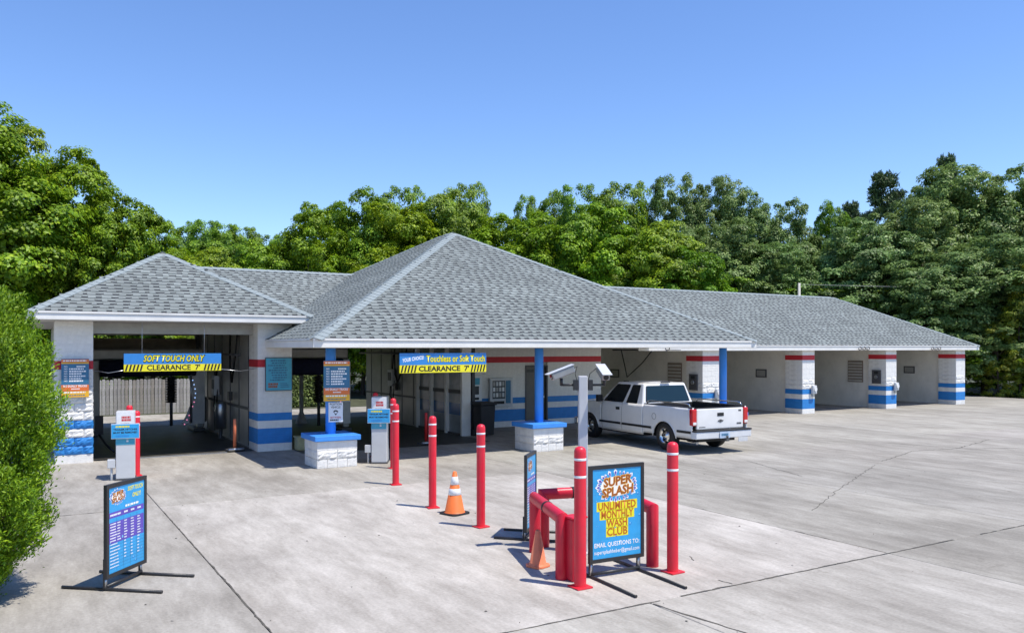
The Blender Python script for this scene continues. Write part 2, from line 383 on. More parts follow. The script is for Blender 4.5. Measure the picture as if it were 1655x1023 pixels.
# wainscot trim bars along the wash bay walls
for x, y0 in ((5.47, 23.1),):
    MB().box(x, x + .03, y0, 31.1, 1.02, 1.09).build('wall_rail', DARKG, bld)
    for k in range(7):
        MB().box(x + .01, x + .03, y0 + .2 + k * 1.15, y0 + .24 + k * 1.15, .05, 3.3).build('panel_joint', DARKG, bld)
MB().box(11.91, 11.95, 26.2, 31.1, .98, 1.04).build('wall_rail', DARKG, bld)
for k in range(5): MB().box(11.935, 11.95, 26.6 + k, 26.63 + k, .05, 2.7).build('panel_joint', DARKG, bld)
# glazed divider beside the second bay: white posts, grey panels with a dark rail
dv = MB().box(11.9, 12.1, 22.75, 26.2, 0, .06).build('divider', DARKG, bld)
CLEARP = mk('divider_panel', (.30, .32, .33), .12, .15, 2, spec=.6, dirt=.3)
BLUEREFL = mk('divider_blue_reflection', (.05, .12, .25), .15, .2, 2, spec=.6)  # blue reflection on the panels, painted as a colour band
for k, y in enumerate((22.72, 23.85, 25.0, 26.1)):
    MB().box(11.84, 12.14, y, y + .1, 0, 2.74).build('divider_post', WHITE, dv)
for k, y in enumerate((22.82, 23.95, 25.1)):
    e = (23.85, 25.0, 26.1)[k]
    MB().box(11.96, 12.0, y, e, .06, .62).build('divider_panel', CLEARP, dv); MB().box(11.955, 12.005, y, e, .62, 1.0).build('divider_panel', BLUEREFL, dv)
    MB().box(11.95, 12.01, y, e, 1.0, 1.3).build('divider_panel', CLEARP, dv); MB().box(11.93, 12.03, y, e, 1.3, 1.42).build('divider_rail', DARKG, dv)
    MB().box(11.955, 12.005, y, e, 1.42, 2.74).build('divider_panel', CLEARP, dv)
# office wall with stripes, door and its recess
ow = MB().box(12.16, 18.67, 24.75, 24.95, 0, 2.74).build('office_wall', WHITE, bld)
DX0, DX1 = 15.33, 16.28
for c in range(14):
    off = .2 if c % 2 else 0; x = 12.16
    edges = [12.16] + [12.16 + .4 * k + off for k in range(1, 17)] + [18.67]
    edges = [e for e in edges if e <= 18.67]
    for a, b in zip(edges, edges[1:]):
        if b - a < .02: continue
        if c * CH < 2.12:
            if a < DX0 < b: b = DX0
            elif a < DX1 < b: a = DX1
            elif a >= DX0 and b <= DX1: continue
        if a < DX0 and b > DX1: continue
        if b - a < .03: continue
        o = block(ow, b - a, .13, ccol(c), .06, (a, 24.62, c * CH))
        if (c + 1) * CH > 2.74: o.scale.z = (2.74 - c * CH) / CH
DOORM = mk('door_grey', (.13, .12, .105), .5, .15, 2, dirt=.3)
dr = MB().box(DX0 + .05, DX1 - .05, 24.72, 24.748, .02, 2.08).build('door', DOORM, bld)
MB().box(DX0, DX0 + .05, 24.60, 24.749, 0, 2.13).box(DX1 - .05, DX1, 24.60, 24.749, 0, 2.13).box(DX0 + .05, DX1 - .05, 24.60, 24.749, 2.08, 2.13).build('frame', DARKG, dr)
MB().box(DX0 + .12, DX0 + .42, 24.705, 24.719, 1.88, 1.98).build('closer', BLACKM, dr)
MB().tube([(DX1 - .14, 24.68, 1.0), (DX1 - .14, 24.66, 1.0)], .035, 10).box(DX1 - .24, DX1 - .12, 24.645, 24.66, .985, 1.015).build('handle', STEEL, dr)
wall('side_wall', 18.44, 18.66, 24.96, 31.2, 2.74)
# entrance trim: dark post beside the divider, downpipe
MB().box(12.2, 12.3, 22.72, 22.82, 0, 2.74).build('frame_post', BLACKM, bld)

# ---- roofs
FACES = []
def pitch_face(poly, name, parent):
    """poly: 3D points, first two along the eave (left to right seen from outside)."""
    m = MB(); m.add(poly, [tuple(range(len(poly)))]); o = m.build(name, SHBASE, parent); FACES.append(poly); return o
def roof_root(name, label):
    o = MB().box(0, .01, 0, .01, 0, .01); return o
def fascia(p0, p1, zb, zt, parent, out):
    # board from p0 to p1 (xy), with a thinner drip board proud on top; out = outward normal xy
    (x0, y0), (x1, y1) = p0, p1; ox, oy = out; m = MB()
    def slab(a, b, z0, z1):
        m.add([(x0 + ox * a, y0 + oy * a, z0), (x1 + ox * a, y1 + oy * a, z0), (x1 + ox * b, y1 + oy * b, z0), (x0 + ox * b, y0 + oy * b, z0),
               (x0 + ox * a, y0 + oy * a, z1), (x1 + ox * a, y1 + oy * a, z1), (x1 + ox * b, y1 + oy * b, z1), (x0 + ox * b, y0 + oy * b, z1)],
              [(0, 3, 2, 1), (4, 5, 6, 7), (0, 1, 5, 4), (1, 2, 6, 5), (2, 3, 7, 6), (3, 0, 4, 7)])
    slab(-.04, 0, zb, zt - .055); slab(-.04, .022, zt - .05, zt - .004)
    return m.build('fascia', FASCIA, parent)
def ceiling(x0, x1, y0, y1, z, mat=CEIL): return MB().box(x0, x1, y0, y1, z, z + .04).build('soffit', mat, bld)

# left pavilion
L0, L1, LY, LB, LZ, LP = .2, 6.75, 21.5, 32.0, 3.59, 5.41
LM = (L0 + L1) / 2; LH = (L1 - L0) / 2
A, B_, Cc, D = (L0, LY, LZ), (L1, LY, LZ), (L1, LB, LZ), (L0, LB, LZ)
P1, P2 = (LM, LY + LH, LP), (LM, LB - LH, LP)
rl = pitch_face([A, B_, P1], 'roof', bld); rl['label'] = 'grey shingle hip roof of the left pavilion'
faces_left = [[A, B_, P1], [B_, Cc, P2, P1], [Cc, D, P2], [D, A, P1, P2]]
for f in faces_left[1:]: MB().add(f, [tuple(range(len(f)))]).build('slope', SHBASE, rl)
# centre pavilion
M0, M1, MY, MBk, MZ, MP = 5.64, 19.55, 17.9, 31.9, 2.96, 6.62
MM = (M0 + M1) / 2; MH = (M1 - M0) / 2
E1, E2, E3, E4 = (M0, MY, MZ), (M1, MY, MZ), (M1, MBk + .6, MZ), (M0, MBk + .6, MZ)
Q1, Q2 = (MM, MY + MH, MP), (MM, MBk + .6 - MH, MP)
rc = pitch_face([E1, E2, Q1], 'roof', bld); rc['label'] = 'tall grey shingle hip roof of the centre pavilion'
faces_c = [[E1, E2, Q1], [E2, E3, Q2, Q1], [E3, E4, Q2], [E4, E1, Q1, Q2]]
for f in faces_c[1:]: MB().add(f, [tuple(range(len(f)))]).build('slope', SHBASE, rc)
# long wing
WY, WRY, WZ, WP, WX = 22.9, 27.7, 2.85, 5.32, 40.6
s_m = (WP - WZ) / (WRY - WY)
v1 = (6.75, WY + (LZ - WZ) / s_m, LZ); v2 = (3.63, WRY, WP)
G1 = (6.75, WY, WZ); G2 = (WX, WY, WZ); G3 = (WX - 4.8, WRY, WP); G4 = (WX, 32.5, WZ); G5 = (6.75, 32.5, WZ)
v3 = (6.75, 32.5 - (LZ - WZ) / s_m, LZ)
faces_w = [[G1, G2, G3, v2, v1], [G2, G4, G3], [G4, G5, v3, v2, G3]]
rw = pitch_face(faces_w[0], 'roof', bld); rw['label'] = 'long low grey shingle roof of the self-service wing'
for f in faces_w[1:]: MB().add(f, [tuple(range(len(f)))]).build('slope', SHBASE, rw)

EXPO = .178
def shingle_geo(w, frac):
    m = MB(); b = w * frac; g_ = .006
    # raised tab
    m.add([(g_, -.012, 0), (b, -.012, 0), (b, -.012, .02), (g_, -.012, .02), (g_, EXPO + .01, .006), (b, EXPO + .01, .006), (b, EXPO + .01, 0), (g_, EXPO + .01, 0)],
          [(0, 1, 2, 3), (3, 2, 5, 4), (1, 6, 5, 2), (0, 3, 4, 7)], 0)
    m.add([(b, -.005, .003), (w + g_, -.005, .003), (w + g_, .08, .006), (b, .08, .006)], [(0, 1, 2, 3)], 1)
    m.add([(b, .08, .005), (w + g_, .08, .005), (w + g_, EXPO, .003), (b, EXPO, .003)], [(0, 1, 2, 3)], 0)
    return m
def frame_of(poly):
    o = Vector(poly[0]); a = (Vector(poly[1]) - o).normalized()
    n = Vector((0, 0, 0)); 
    for i in range(1, len(poly) - 1): n += (Vector(poly[i]) - o).cross(Vector(poly[i + 1]) - o)
    n.normalize(); b = n.cross(a).normalized()
    if n.z < 0: n = -n; b = n.cross(a)
    return o, a, b, n
def inside(p, poly, mrg):
    x, y = p; n = len(poly); c = False
    for i in range(n):
        x0, y0 = poly[i]; x1, y1 = poly[(i + 1) % n]
        if (y0 > y) != (y1 > y) and x < (x1 - x0) * (y - y0) / (y1 - y0) + x0: c = not c
    return c
def lay_shingles(poly, roof, seed, singles=0):
    rnd = random.Random(seed); o, a, b, n = frame_of(poly)
    if b.z < 0: b = -b
    pl = [((Vector(p) - o).dot(a), (Vector(p) - o).dot(b)) for p in poly]
    amin = min(p[0] for p in pl); amax = max(p[0] for p in pl); bmax = max(p[1] for p in pl)
    big = MB(); made = 0; M = Matrix((a, b, n)).transposed().to_4x4()
    var = None
    if singles: var = [shingle_geo(w, f).mesh('shingle', [SHING, SHDARK]) for w, f in ((.29, .5), (.35, .6), (.25, .45), (.31, .62))]; ws = (.29, .35, .25, .31)
    j = 0
    while j * EXPO < bmax:
        x = amin - rnd.random() * .3; bc = j * EXPO
        while x < amax:
            if made < singles:
                k = rnd.randrange(4); w = ws[k]
            else: w = rnd.uniform(.23, .38)
            if inside((x + w / 2, bc + EXPO * .6), pl, 0) and inside((x, bc + .01), pl, 0) and inside((x + w, bc + .01), pl, 0):
                p = o + a * x + b * bc + n * .002
                if made < singles:
                    c = bpy.data.objects.new('shingle', var[k]); C.objects.link(c); c.parent = roof
                    c.matrix_local = Matrix.Translation(p) @ M; made += 1
                else:
                    gq = shingle_geo(w, rnd.uniform(.42, .64))
                    big.add([p + a * v[0] + b * v[1] + n * v[2] for v in gq.v], gq.f); big.m[-len(gq.f):] = gq.m
            x += w
        j += 1
    me = bpy.data.meshes.new('shingles'); me.from_pydata(big.v, [], big.f); me.materials.append(SHING); me.materials.append(SHDARK)
    me.polygons.foreach_set('material_index', big.m); me.update()
    so = bpy.data.objects.new('shingle_field', me); C.objects.link(so); so.parent = roof; so['kind'] = 'stuff'
lay_shingles(faces_c[0], rc, 1, 200)
for i, f in enumerate(faces_c[1:]): lay_shingles(f, rc, 2 + i)
for i, f in enumerate(faces_left): lay_shingles(f, rl, 10 + i, 60 if i == 0 else 0)
for i, f in enumerate(faces_w): lay_shingles(f, rw, 20 + i)
def caps(p0, p1, n1, n2, roof, hw=.17, step=.2):
    p0, p1 = Vector(p0), Vector(p1); d = (p1 - p0); Ln = d.length; d.normalize()
    s1 = n1.cross(d).normalized(); s2 = n2.cross(d).normalized()
    up = (n1 + n2).normalized()
    if s1.z > 0: s1 = -s1
    if s2.z > 0: s2 = -s2
    m = MB(); t = .012
    vs = []
    for q, (l0, h) in enumerate(((-.02, .032), (step + .02, .020))):
        for s in (s1 * hw, Vector((0, 0, 0)), s2 * hw):
            base = d * l0 + s; vs.append(base + up * h); vs.append(base + up * (h - t))
    m.add(vs, [(0, 2, 8, 6), (2, 4, 10, 8), (0, 1, 3, 2), (2, 3, 5, 4), (0, 6, 7, 1), (4, 5, 11, 10)])
    me = m.mesh('hip_cap', CAPM)
    for k in range(int(Ln / step)):
        inst('hip_cap', me, roof, p0 + d * (k * step))
def nrm(f): return frame_of(f)[3]
caps(A, P1, nrm(faces_left[0]), nrm(faces_left[3]), rl); caps(B_, P1, nrm(faces_left[0]), nrm(faces_left[1]), rl)
caps(P1, P2, nrm(faces_left[1]), nrm(faces_left[3]), rl)
caps(E1, Q1, nrm(faces_c[0]), nrm(faces_c[3]), rc, .20); caps(E2, Q1, nrm(faces_c[0]), nrm(faces_c[1]), rc)
caps(E4, Q2, nrm(faces_c[2]), nrm(faces_c[3]), rc); caps(Q1, Q2, nrm(faces_c[1]), nrm(faces_c[3]), rc)
caps(v2, G3, nrm(faces_w[0]), nrm(faces_w[2]), rw, .15, .25); caps(G2, G3, nrm(faces_w[0]), nrm(faces_w[1]), rw)
# fascias
fascia((L0 - .02, LY), (L1 + .02, LY), 3.40, LZ + .005, rl, (0, -1)); fascia((L1, LY + .03), (L1, 32), 3.40, LZ + .005, rl, (1, 0)); fascia((L0, LY + .03), (L0, 32), 3.40, LZ + .005, rl, (-1, 0))
fascia((M0 - .02, MY), (M1 + .02, MY), 2.76, MZ + .005, rc, (0, -1)); fascia((M0, MY + .03), (M0, 22.08), 2.76, MZ + .005, rc, (-1, 0)); fascia((M1, MY + .03), (M1, 22.85), 2.76, MZ + .005, rc, (1, 0))
fascia((M1 - .5, WY), (WX + .02, WY), 2.64, WZ + .005, rw, (0, -1)); fascia((WX, WY + .03), (WX, 32.5), 2.64, WZ + .005, rw, (1, 0))
# soffits / ceilings
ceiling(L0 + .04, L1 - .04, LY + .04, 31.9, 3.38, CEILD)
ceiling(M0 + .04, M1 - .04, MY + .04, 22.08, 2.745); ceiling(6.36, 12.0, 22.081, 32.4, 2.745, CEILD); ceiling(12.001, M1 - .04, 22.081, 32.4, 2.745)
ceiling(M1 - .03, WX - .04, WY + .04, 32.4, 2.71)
# bay headers
MB().box(1.56, 5.44, 22.6, 22.9, 3.1, 3.379).build('header_beam', PANELG, bld)
MB().box(1.5, 5.5, 31.0, 31.2, 3.18, 3.379).build('header_beam', PANELG, bld)
# gable closure above M pier towards the centre roof
# ---- blue columns on block bases
def column(x, y, w=.95, low=True):
    MB().lathe([(0, 2.74), (.12, 2.74), (.12, .72), (0, .72)][::-1], x, y, 20).build('column', BLUE, bld)
    cap = MB().box(x - w / 2 - .07, x + w / 2 + .07, y - w / 2 - .07, y + w / 2 + .07, .62, .74).build('column_cap', BLUE, bld, bevel=.012)
    b = MB().box(x - w / 2 + .03, x + w / 2 - .03, y - w / 2 + .03, y + w / 2 - .02, 0, .615).build('column_base', WHITE, bld)
    for c in range(3):
        n = 4 if c == 0 else 2
        for k in range(n):
            block(b, w / n, w, 'w', 1 if c == 1 else .21 if c == 0 else .05, (x - w / 2 + w / n * k, y - w / 2, c * CH), k % 3)
    return cap
column(6.3, 18.75); column(12.12, 18.75); column(19.0, 18.75)

# ================================================================== THINGS
# ---- red bollards with two white bands
bm0 = MB(); bm0.lathe([(.070, .02), (.070, 1.545), (.067, 1.575), (.054, 1.60), (.03, 1.613), (0, 1.618)], n=20)
me_body = bm0.mesh('post', REDPL)
me_plate = MB().box(-.105, .105, -.105, .105, .003, .02).mesh('base_plate', REDPL)
me_band = MB().lathe([(.070, -.014), (.0715, -.012), (.0715, .012), (.070, .014)], n=20).mesh('band', TAPE)
def bollard(x, y, h, label, r=1., plate=True):
    t = thing('bollard', (x, y, 0), label, 'bollard', random.Random(x * 7).uniform(-.15, .15), 'red bollards with white bands')
    k = h / 1.618
    inst('post', me_body, t, scale=(r, r, k))
    if plate: inst('base_plate', me_plate, t, scale=(r, r, 1))
    for z in (1.47, 1.27): inst('band', me_band, t, (0, 0, z * k), scale=(r, r, 1))
bollard(5.54, 7.70, 1.62, 'nearest red bollard, just left of the wash club sign')
bollard(6.89, 7.64, 1.60, 'red bollard right of the wash club sign, rightmost of all')
bollard(6.10, 11.08, 1.58, 'red bollard between the striped cone and the edge-on sign', .95)
bollard(6.12, 12.84, 1.58, 'red bollard just left of the striped cone', .95)
bollard(6.51, 15.37, 1.63, 'tallest looking red bollard in front of the middle pay station', .95)
bollard(7.35, 17.5, 1.60, 'red bollard partly hidden behind the one at the middle pay station', .95)
bollard(7.75, 19.6, 1.62, 'red bollard of which only the tip shows above the middle pay station', .95)
bollard(2.19, 19.3, 1.40, 'red bollard standing right of the left pay station', 1.)
bollard(2.22, 20.9, 1.42, 'red bollard behind the left pay station and its neighbour', 1.)
# ---- thin orange flexible markers at the bay entrances
def marker(x, y, h, label):
    t = thing('guide_marker', (x, y, .006), label, 'marker post', group='flexible marker posts at the bay entrances')
    MB().lathe([(0, .1), (.045, .1), (.04, h - .02), (.03, h), (0, h)], n=12).build('post', ORANGE2 if x < 6 else INKR, t)
    MB().box(-.22, .22, -.12, .12, 0, .06).build('base', DARKG, t, bevel=.01)
    MB().tube([(-.2, -.16, .06), (.2, -.16, .06)], .045, 10).build('roller', STEEL, t)
marker(4.95, 22.55, .85, 'orange marker post on a roller base in the left bay mouth')
marker(9.95, 21.3, .9, 'dark red marker post inside the middle bay mouth')
# ---- traffic cones
def cone(x, y, h, label, stripes, mat, faded=False, rz=.3):
    t = thing('traffic_cone', (x, y, 0), label, 'traffic cone', rz, 'orange traffic cones')
    rb = .165 * h / .7; b = .20 * h / .7
    MB().prism([(-b + .05, -b), (b - .05, -b), (b, -b + .05), (b, b - .05), (b - .05, b), (-b + .05, b), (-b, b - .05), (-b, -b + .05)], 'z', 0, .03).build('base', BLACK if stripes else mat, t, bevel=.008)
    def rr(z): return rb + (.03 - rb) * (z - .03) / (h - .03)
    MB().lathe([(rr(.03) + .012, .03), (rr(.05), .05), (rr(h - .01), h - .01), (.02, h), (.016, h - .03)], n=24).build('cone', mat, t)
    if stripes:
        for z0, z1 in ((.34, .45), (.52, .66)):
            z0 *= h / .75; z1 *= h / .75
            MB().lathe([(rr(z0), z0), (rr(z0) + .003, z0 + .002), (rr(z1) + .003, z1 - .002), (rr(z1), z1)], n=24).build('reflective_collar', SIGNW, t)
cone(6.22, 12.2, .70, 'orange traffic cone with two white collars and a black base', True, ORANGE)
cone(5.62, 8.72, .46, 'small plain faded orange cone against the red guard rails', False, ORANGE2)

# ---- red tubular guard rails round the camera post
def guard(pts, label, r=.078):
    t = thing('guard_rail', (pts[0][0], pts[0][1], 0), label, 'guard rail', group='red padded guard rails')
    o = Vector((pts[0][0], pts[0][1], 0)); (x0, y0), (x1, y1) = pts; h = .80
    d = Vector((x1 - x0, y1 - y0, 0)); L = d.length; d /= L
    zt = h - r
    for q, e in ((Vector((0, 0, 0)), 1), (d * L, -1)):
        m = MB().tube([q, q + Vector((0, 0, zt + r * .98))], r, 20)
        for i, v in enumerate(m.v):      # mitre the top where the rail joins
            if v[2] > .3: m.v[i] = (v[0], v[1], zt - r * .98 * ((Vector(v) - q).dot(d) * e / r))
        m.build('leg', REDDK, t, bevel=.004)
    m = MB().tube([Vector((0, 0, zt)), d * L + Vector((0, 0, zt))], r, 20); k = len(m.v) // 2
    for i, v in enumerate(m.v):
        dz = (v[2] - zt) * .98; sg = -1 if i < k else 1
        w_ = Vector(v) + d * (sg * dz); m.v[i] = tuple(w_)
    m.build('top_rail', REDDK, t, bevel=.004)
    MB().tube([d * (L * .5 - .03) + Vector((0, 0, zt)), d * (L * .5 + .03) + Vector((0, 0, zt))], r + .003, 20).build('joint_sleeve', BLACK, t)
guard([(5.56, 8.10), (5.98, 9.35)], 'left red guard rail running back beside the small cone')
guard([(6.25, 9.55), (7.1, 9.35)], 'rear red guard rail behind the camera post')
guard([(6.86, 7.98), (7.2, 9.1)], 'right red guard rail beside the rightmost bollard')
t = thing('padded_post', (5.68, 7.98, 0), 'short red capped post behind the nearest bollard', 'post')
MB().box(-.11, .09, -.09, .09, 0, .74).build('post', REDDK, t, bevel=.03, seg=3); MB().box(-.125, .105, -.105, .105, .735, .765).build('cap', REDDK, t, bevel=.02)
# ---- camera post
t = thing('camera_post', (6.52, 9.0, 0), 'tall grey square steel post with two camera housings inside the guard rails', 'post', R(-30))
MB().box(-.06, .06, -.06, .06, 0, 2.37).build('post', LGREY, t, bevel=.01)
MB().box(-.14, .14, -.14, .14, 0, .02).build('base_plate', LGREY, t)
HOUS = mk('housing_grey', (.30, .30, .31), .3, .1, 5, metal=.5)
for sx in (-1, 1):
    MB().tube([(sx * .068, 0, 2.25), (sx * .30, 0, 2.25)], .016, 10).box(sx * .10 - .03, sx * .10 + .03, -.05, .05, 2.18, 2.32).build('bracket_arm', BLACKM, t)
    MB().tube([(sx * .29, 0, 2.24), (sx * .29, 0, 2.34)], .022, 10).build('swivel', BLACKM, t)
    az = R(196) if sx < 0 else R(-82); dv_ = Vector((math.cos(az), math.sin(az), -.36)).normalized(); cc = Vector((sx * .27, 0, 2.415))
    sd_ = dv_.cross(Vector((0, 0, 1))).normalized(); uv_ = sd_.cross(dv_)
    def hbox(l0, l1, w, h0, h1):
        vs = [cc + dv_ * l + sd_ * q * w + uv_ * h for l in (l0, l1) for h in (h0, h1) for q in (-1, 1)]
        return MB().add(vs, [(0, 1, 3, 2), (4, 6, 7, 5), (0, 4, 5, 1), (2, 3, 7, 6), (0, 2, 6, 4), (1, 5, 7, 3)])
    hd = hbox(-.16, .17, .055, -.05, .05).build('camera_housing', HOUS, t, bevel=.015)
    MB().tube([cc + dv_ * .172, cc + dv_ * .18], .036, 14).build('lens', GLASS, hd)
    hbox(-.17, .23, .066, .053, .062).build('sunshield', LGREY, hd)
    MB().tube([cc - dv_ * .16, cc - dv_ * .22 + Vector((0, 0, .01)), Vector((sx * .1, .04, 2.40)), Vector((sx * .07, .05, 2.28))], .006, 6).build('cable', BLACK, hd)

INKO = mk('ink_orange', (.50, .12, .008), .5)
# ---- logo used on the signs (splash burst with the words)
def logo(parent, x, z, w, y):
    rnd = random.Random(4); m = MB(); m2 = MB()
    for k in range(26):
        a = 2 * math.pi * k / 26 + rnd.uniform(-.06, .06); ex, ez = math.cos(a) * w * .42, math.sin(a) * w * .24
        L = w * rnd.uniform(.045, .085); wd = L * .42
        dx, dz = math.cos(a), math.sin(a) * .9; px, pz = -dz, dx
        for mm, s, yy in ((m, 1.35, y), (m2, .8, y - .0012)):
            c0 = (x + ex, z + ez)
            pts = [(c0[0] + dx * L * s, c0[1] + dz * L * s), (c0[0] + dx * L * .5 * s + px * wd * s, c0[1] + dz * L * .5 * s + pz * wd * s), (c0[0] - dx * L * .6 * s, c0[1] - dz * L * .6 * s), (c0[0] + dx * L * .5 * s - px * wd * s, c0[1] + dz * L * .5 * s - pz * wd * s)]
            mm.add([(p[0], yy, p[1]) for p in pts], [(0, 1, 2, 3)])
    m.build('splash_drops', INKW, parent)['kind'] = 'stuff'; m2.build('splash_drops', SIGNP, parent)['kind'] = 'stuff'
    rt = .09
    MB().add([(x + w * .40 * math.cos(a * .5236), y - .0018, z + w * .20 * math.sin(a * .5236)) for a in range(12)], [tuple(range(12))]).build('logo_ground', INKW, parent)
    for i, s in enumerate(('SUPER', 'SPLASH')):
        zz = z + (w * .095 if i == 0 else -w * .10); xx = x + (0 if i == 0 else w * .01)
        ww = w * (.66 if i == 0 else .74)
        text(parent, s, w * .235, xx, zz, y - .0024, SIGNA, w * .014, .12, ww * 1.04, rot=rt)
        text(parent, s, w * .225, xx, zz, y - .0036, INKB, w * .006, .12, ww, rot=rt)
# ---- swing signs
def swing_sign(x, y, ang, w, h, z0, label, feet=.85):
    t = thing('swing_sign', (x, y, 0), label, 'sign', ang, 'black framed swing signs')
    f = .045
    for zz in (z0, h - f): MB().box(-w / 2, w / 2, -.02, .02, zz, zz + f).build('frame_rail', BLACKM, t)
    for xx in (-w / 2, w / 2 - f): MB().box(xx, xx + f, -.02, .02, z0 + f, h - f).build('frame_stile', BLACKM, t)
    for xx in (-w / 2 + .05, w / 2 - .05):
        MB().box(xx - .025, xx + .025, .025, .045, .03, z0 + .22).build('upright', BLACKM, t)
        MB().tube([(xx, -feet * .58, .02), (xx, feet * .5, .02)], .018, 8).build('foot', BLACKM, t)
        MB().tube([(xx, .035, .03), (xx, .035, z0 + .02)], .022, 10).build('spring', STEEL, t)
    MB().tube([(-w / 2 + .05, .02, .045), (w / 2 - .05, .02, .045)], .02, 8).build('crossbar', BLACKM, t)
    return t
def drops(parent, w, z0, z1, y, n, seed):
    rnd = random.Random(seed); m = MB(); m2 = MB()
    for k in range(n):
        cx, cz, r_ = rnd.uniform(-w / 2, w / 2) * .94, rnd.uniform(z0, z1), rnd.choice((.006, .008, .012, .02)) * w / .7
        m.add([(cx + r_ * math.cos(a * .785), y, cz + r_ * math.sin(a * .785)) for a in range(8)], [tuple(range(8))])
        m2.add([(cx + r_ * .6 * math.cos(a * .785) - r_ * .2, y - .0008, cz + r_ * .5 * math.sin(a * .785) + r_ * .25) for a in range(8)], [tuple(range(8))])
    m.build('water_drops', SIGNB, parent)['kind'] = 'stuff'; m2.build('water_drops', mk('drop_light', (.18, .55, .80), .4), parent)['kind'] = 'stuff'
# front sign
t = swing_sign(6.225, 7.90, R(-3), .80, 1.34, .18, 'blue wash club sign with splash logo between the two nearest bollards', 1.5)
MB().box(-.36, .36, -.012, .012, .222, 1.296).build('panel', SIGNC, t)
drops(t, .72, .25, 1.27, -.0125, 46, 2)
logo(t, 0, 1.08, .62, -.014)
for i, (s, ww, hz_) in enumerate((('UNLIMITED', .55, .12), ('MONTHLY', .47, .12), ('WASH', .30, .12), ('CLUB', .30, .12))):
    z = .845 - i * .105
    MB().quad((-ww * .54, -.0133, z - .056), (ww * .54, -.0133, z - .056), (ww * .54, -.0133, z + .058), (-ww * .54, -.0133, z + .058)).build('yellow_block', SIGNY, t)
    text(t, s, .112, 0, z, -.0150, INKO, .0022, .0, ww, sy=1.15)
text(t, 'EMAIL QUESTIONS TO:', .062, 0, .385, -.0135, INKW, .001, width=.66, sy=1.2)
text(t, 'supersplashheber@gmail.com', .055, 0, .30, -.0135, INKW, .0005, width=.66, sy=1.2)
# left price sign
t = swing_sign(1.09, 10.60, R(50), .76, 1.20, .14, 'price list sign at left, purple and blue table of washes', 1.15)
MB().box(-.335, .335, -.012, .012, .182, 1.156).build('panel', SIGNC, t)
drops(t, .67, .2, .62, -.0125, 30, 5)
logo(t, -.17, 1.04, .30, -.014)
text(t, 'SOFT TOUCH', .07, .16, 1.095, -.0135, SIGNY, .002, .2, .30); text(t, 'ONLY!', .07, .18, 1.01, -.0135, SIGNY, .002, .2, .16)
def price(t, w):
    MB().quad((-w, -.0132, .81), (w, -.0132, .81), (w, -.0132, .875), (-w, -.0132, .875)).build('header_band', SIGNP, t)
    MB().quad((-w, -.0132, .52), (w, -.0132, .52), (w, -.0132, .76), (-w, -.0132, .76)).build('table_band', SIGNP, t)
    bars(t, -w * .1, w * .95, .89, .925, 1, -.0142, INKW, 6, .7)
    for c in range(5):
        xx = -w * .95 + c * w * .39
        for i in range(7):
            z = .74 - i * .032
            bars(t, xx, xx + w * (.42 if c == 0 else .2), z - .012, z + .012, 1, -.0142, INKW, c * 9 + i, .55)
        bars(t, xx, xx + w * (.40 if c == 0 else .25), .825, .86, 1, -.0142, INKW, c + 70, .6)
        if c: MB().quad((xx - .01, -.0140, .20), (xx - .007, -.0140, .20), (xx - .007, -.0140, .80), (xx - .01, -.0140, .80)).build('table_rule', SIGNT, t)
    for i in range(8):
        z = .49 - i * .037; MB().quad((-w, -.0138, z), (w, -.0138, z), (w, -.0138, z + .002), (-w, -.0138, z + .002)).build('table_rule', SIGNT, t)
        bars(t, -w * .95, -w * .4, z + .008, z + .03, 1, -.0142, INKW, i + 40, .5)
        if i < 6:
            for c in range(2, 5): bars(t, -w * .95 + c * w * .39, -w * .95 + c * w * .39 + w * .13, z + .008, z + .03, 1, -.0142, INKW, i * 5 + c, .6)
price(t, .325)
t = swing_sign(6.42, 10.16, R(45), .66, 1.22, .12, 'price list sign seen nearly edge-on beside the red guard rails', .95)
MB().box(-.285, .285, -.012, .012, .162, 1.176).build('panel', SIGNC, t)
logo(t, -.08, 1.04, .30, -.014); price(t, .275)

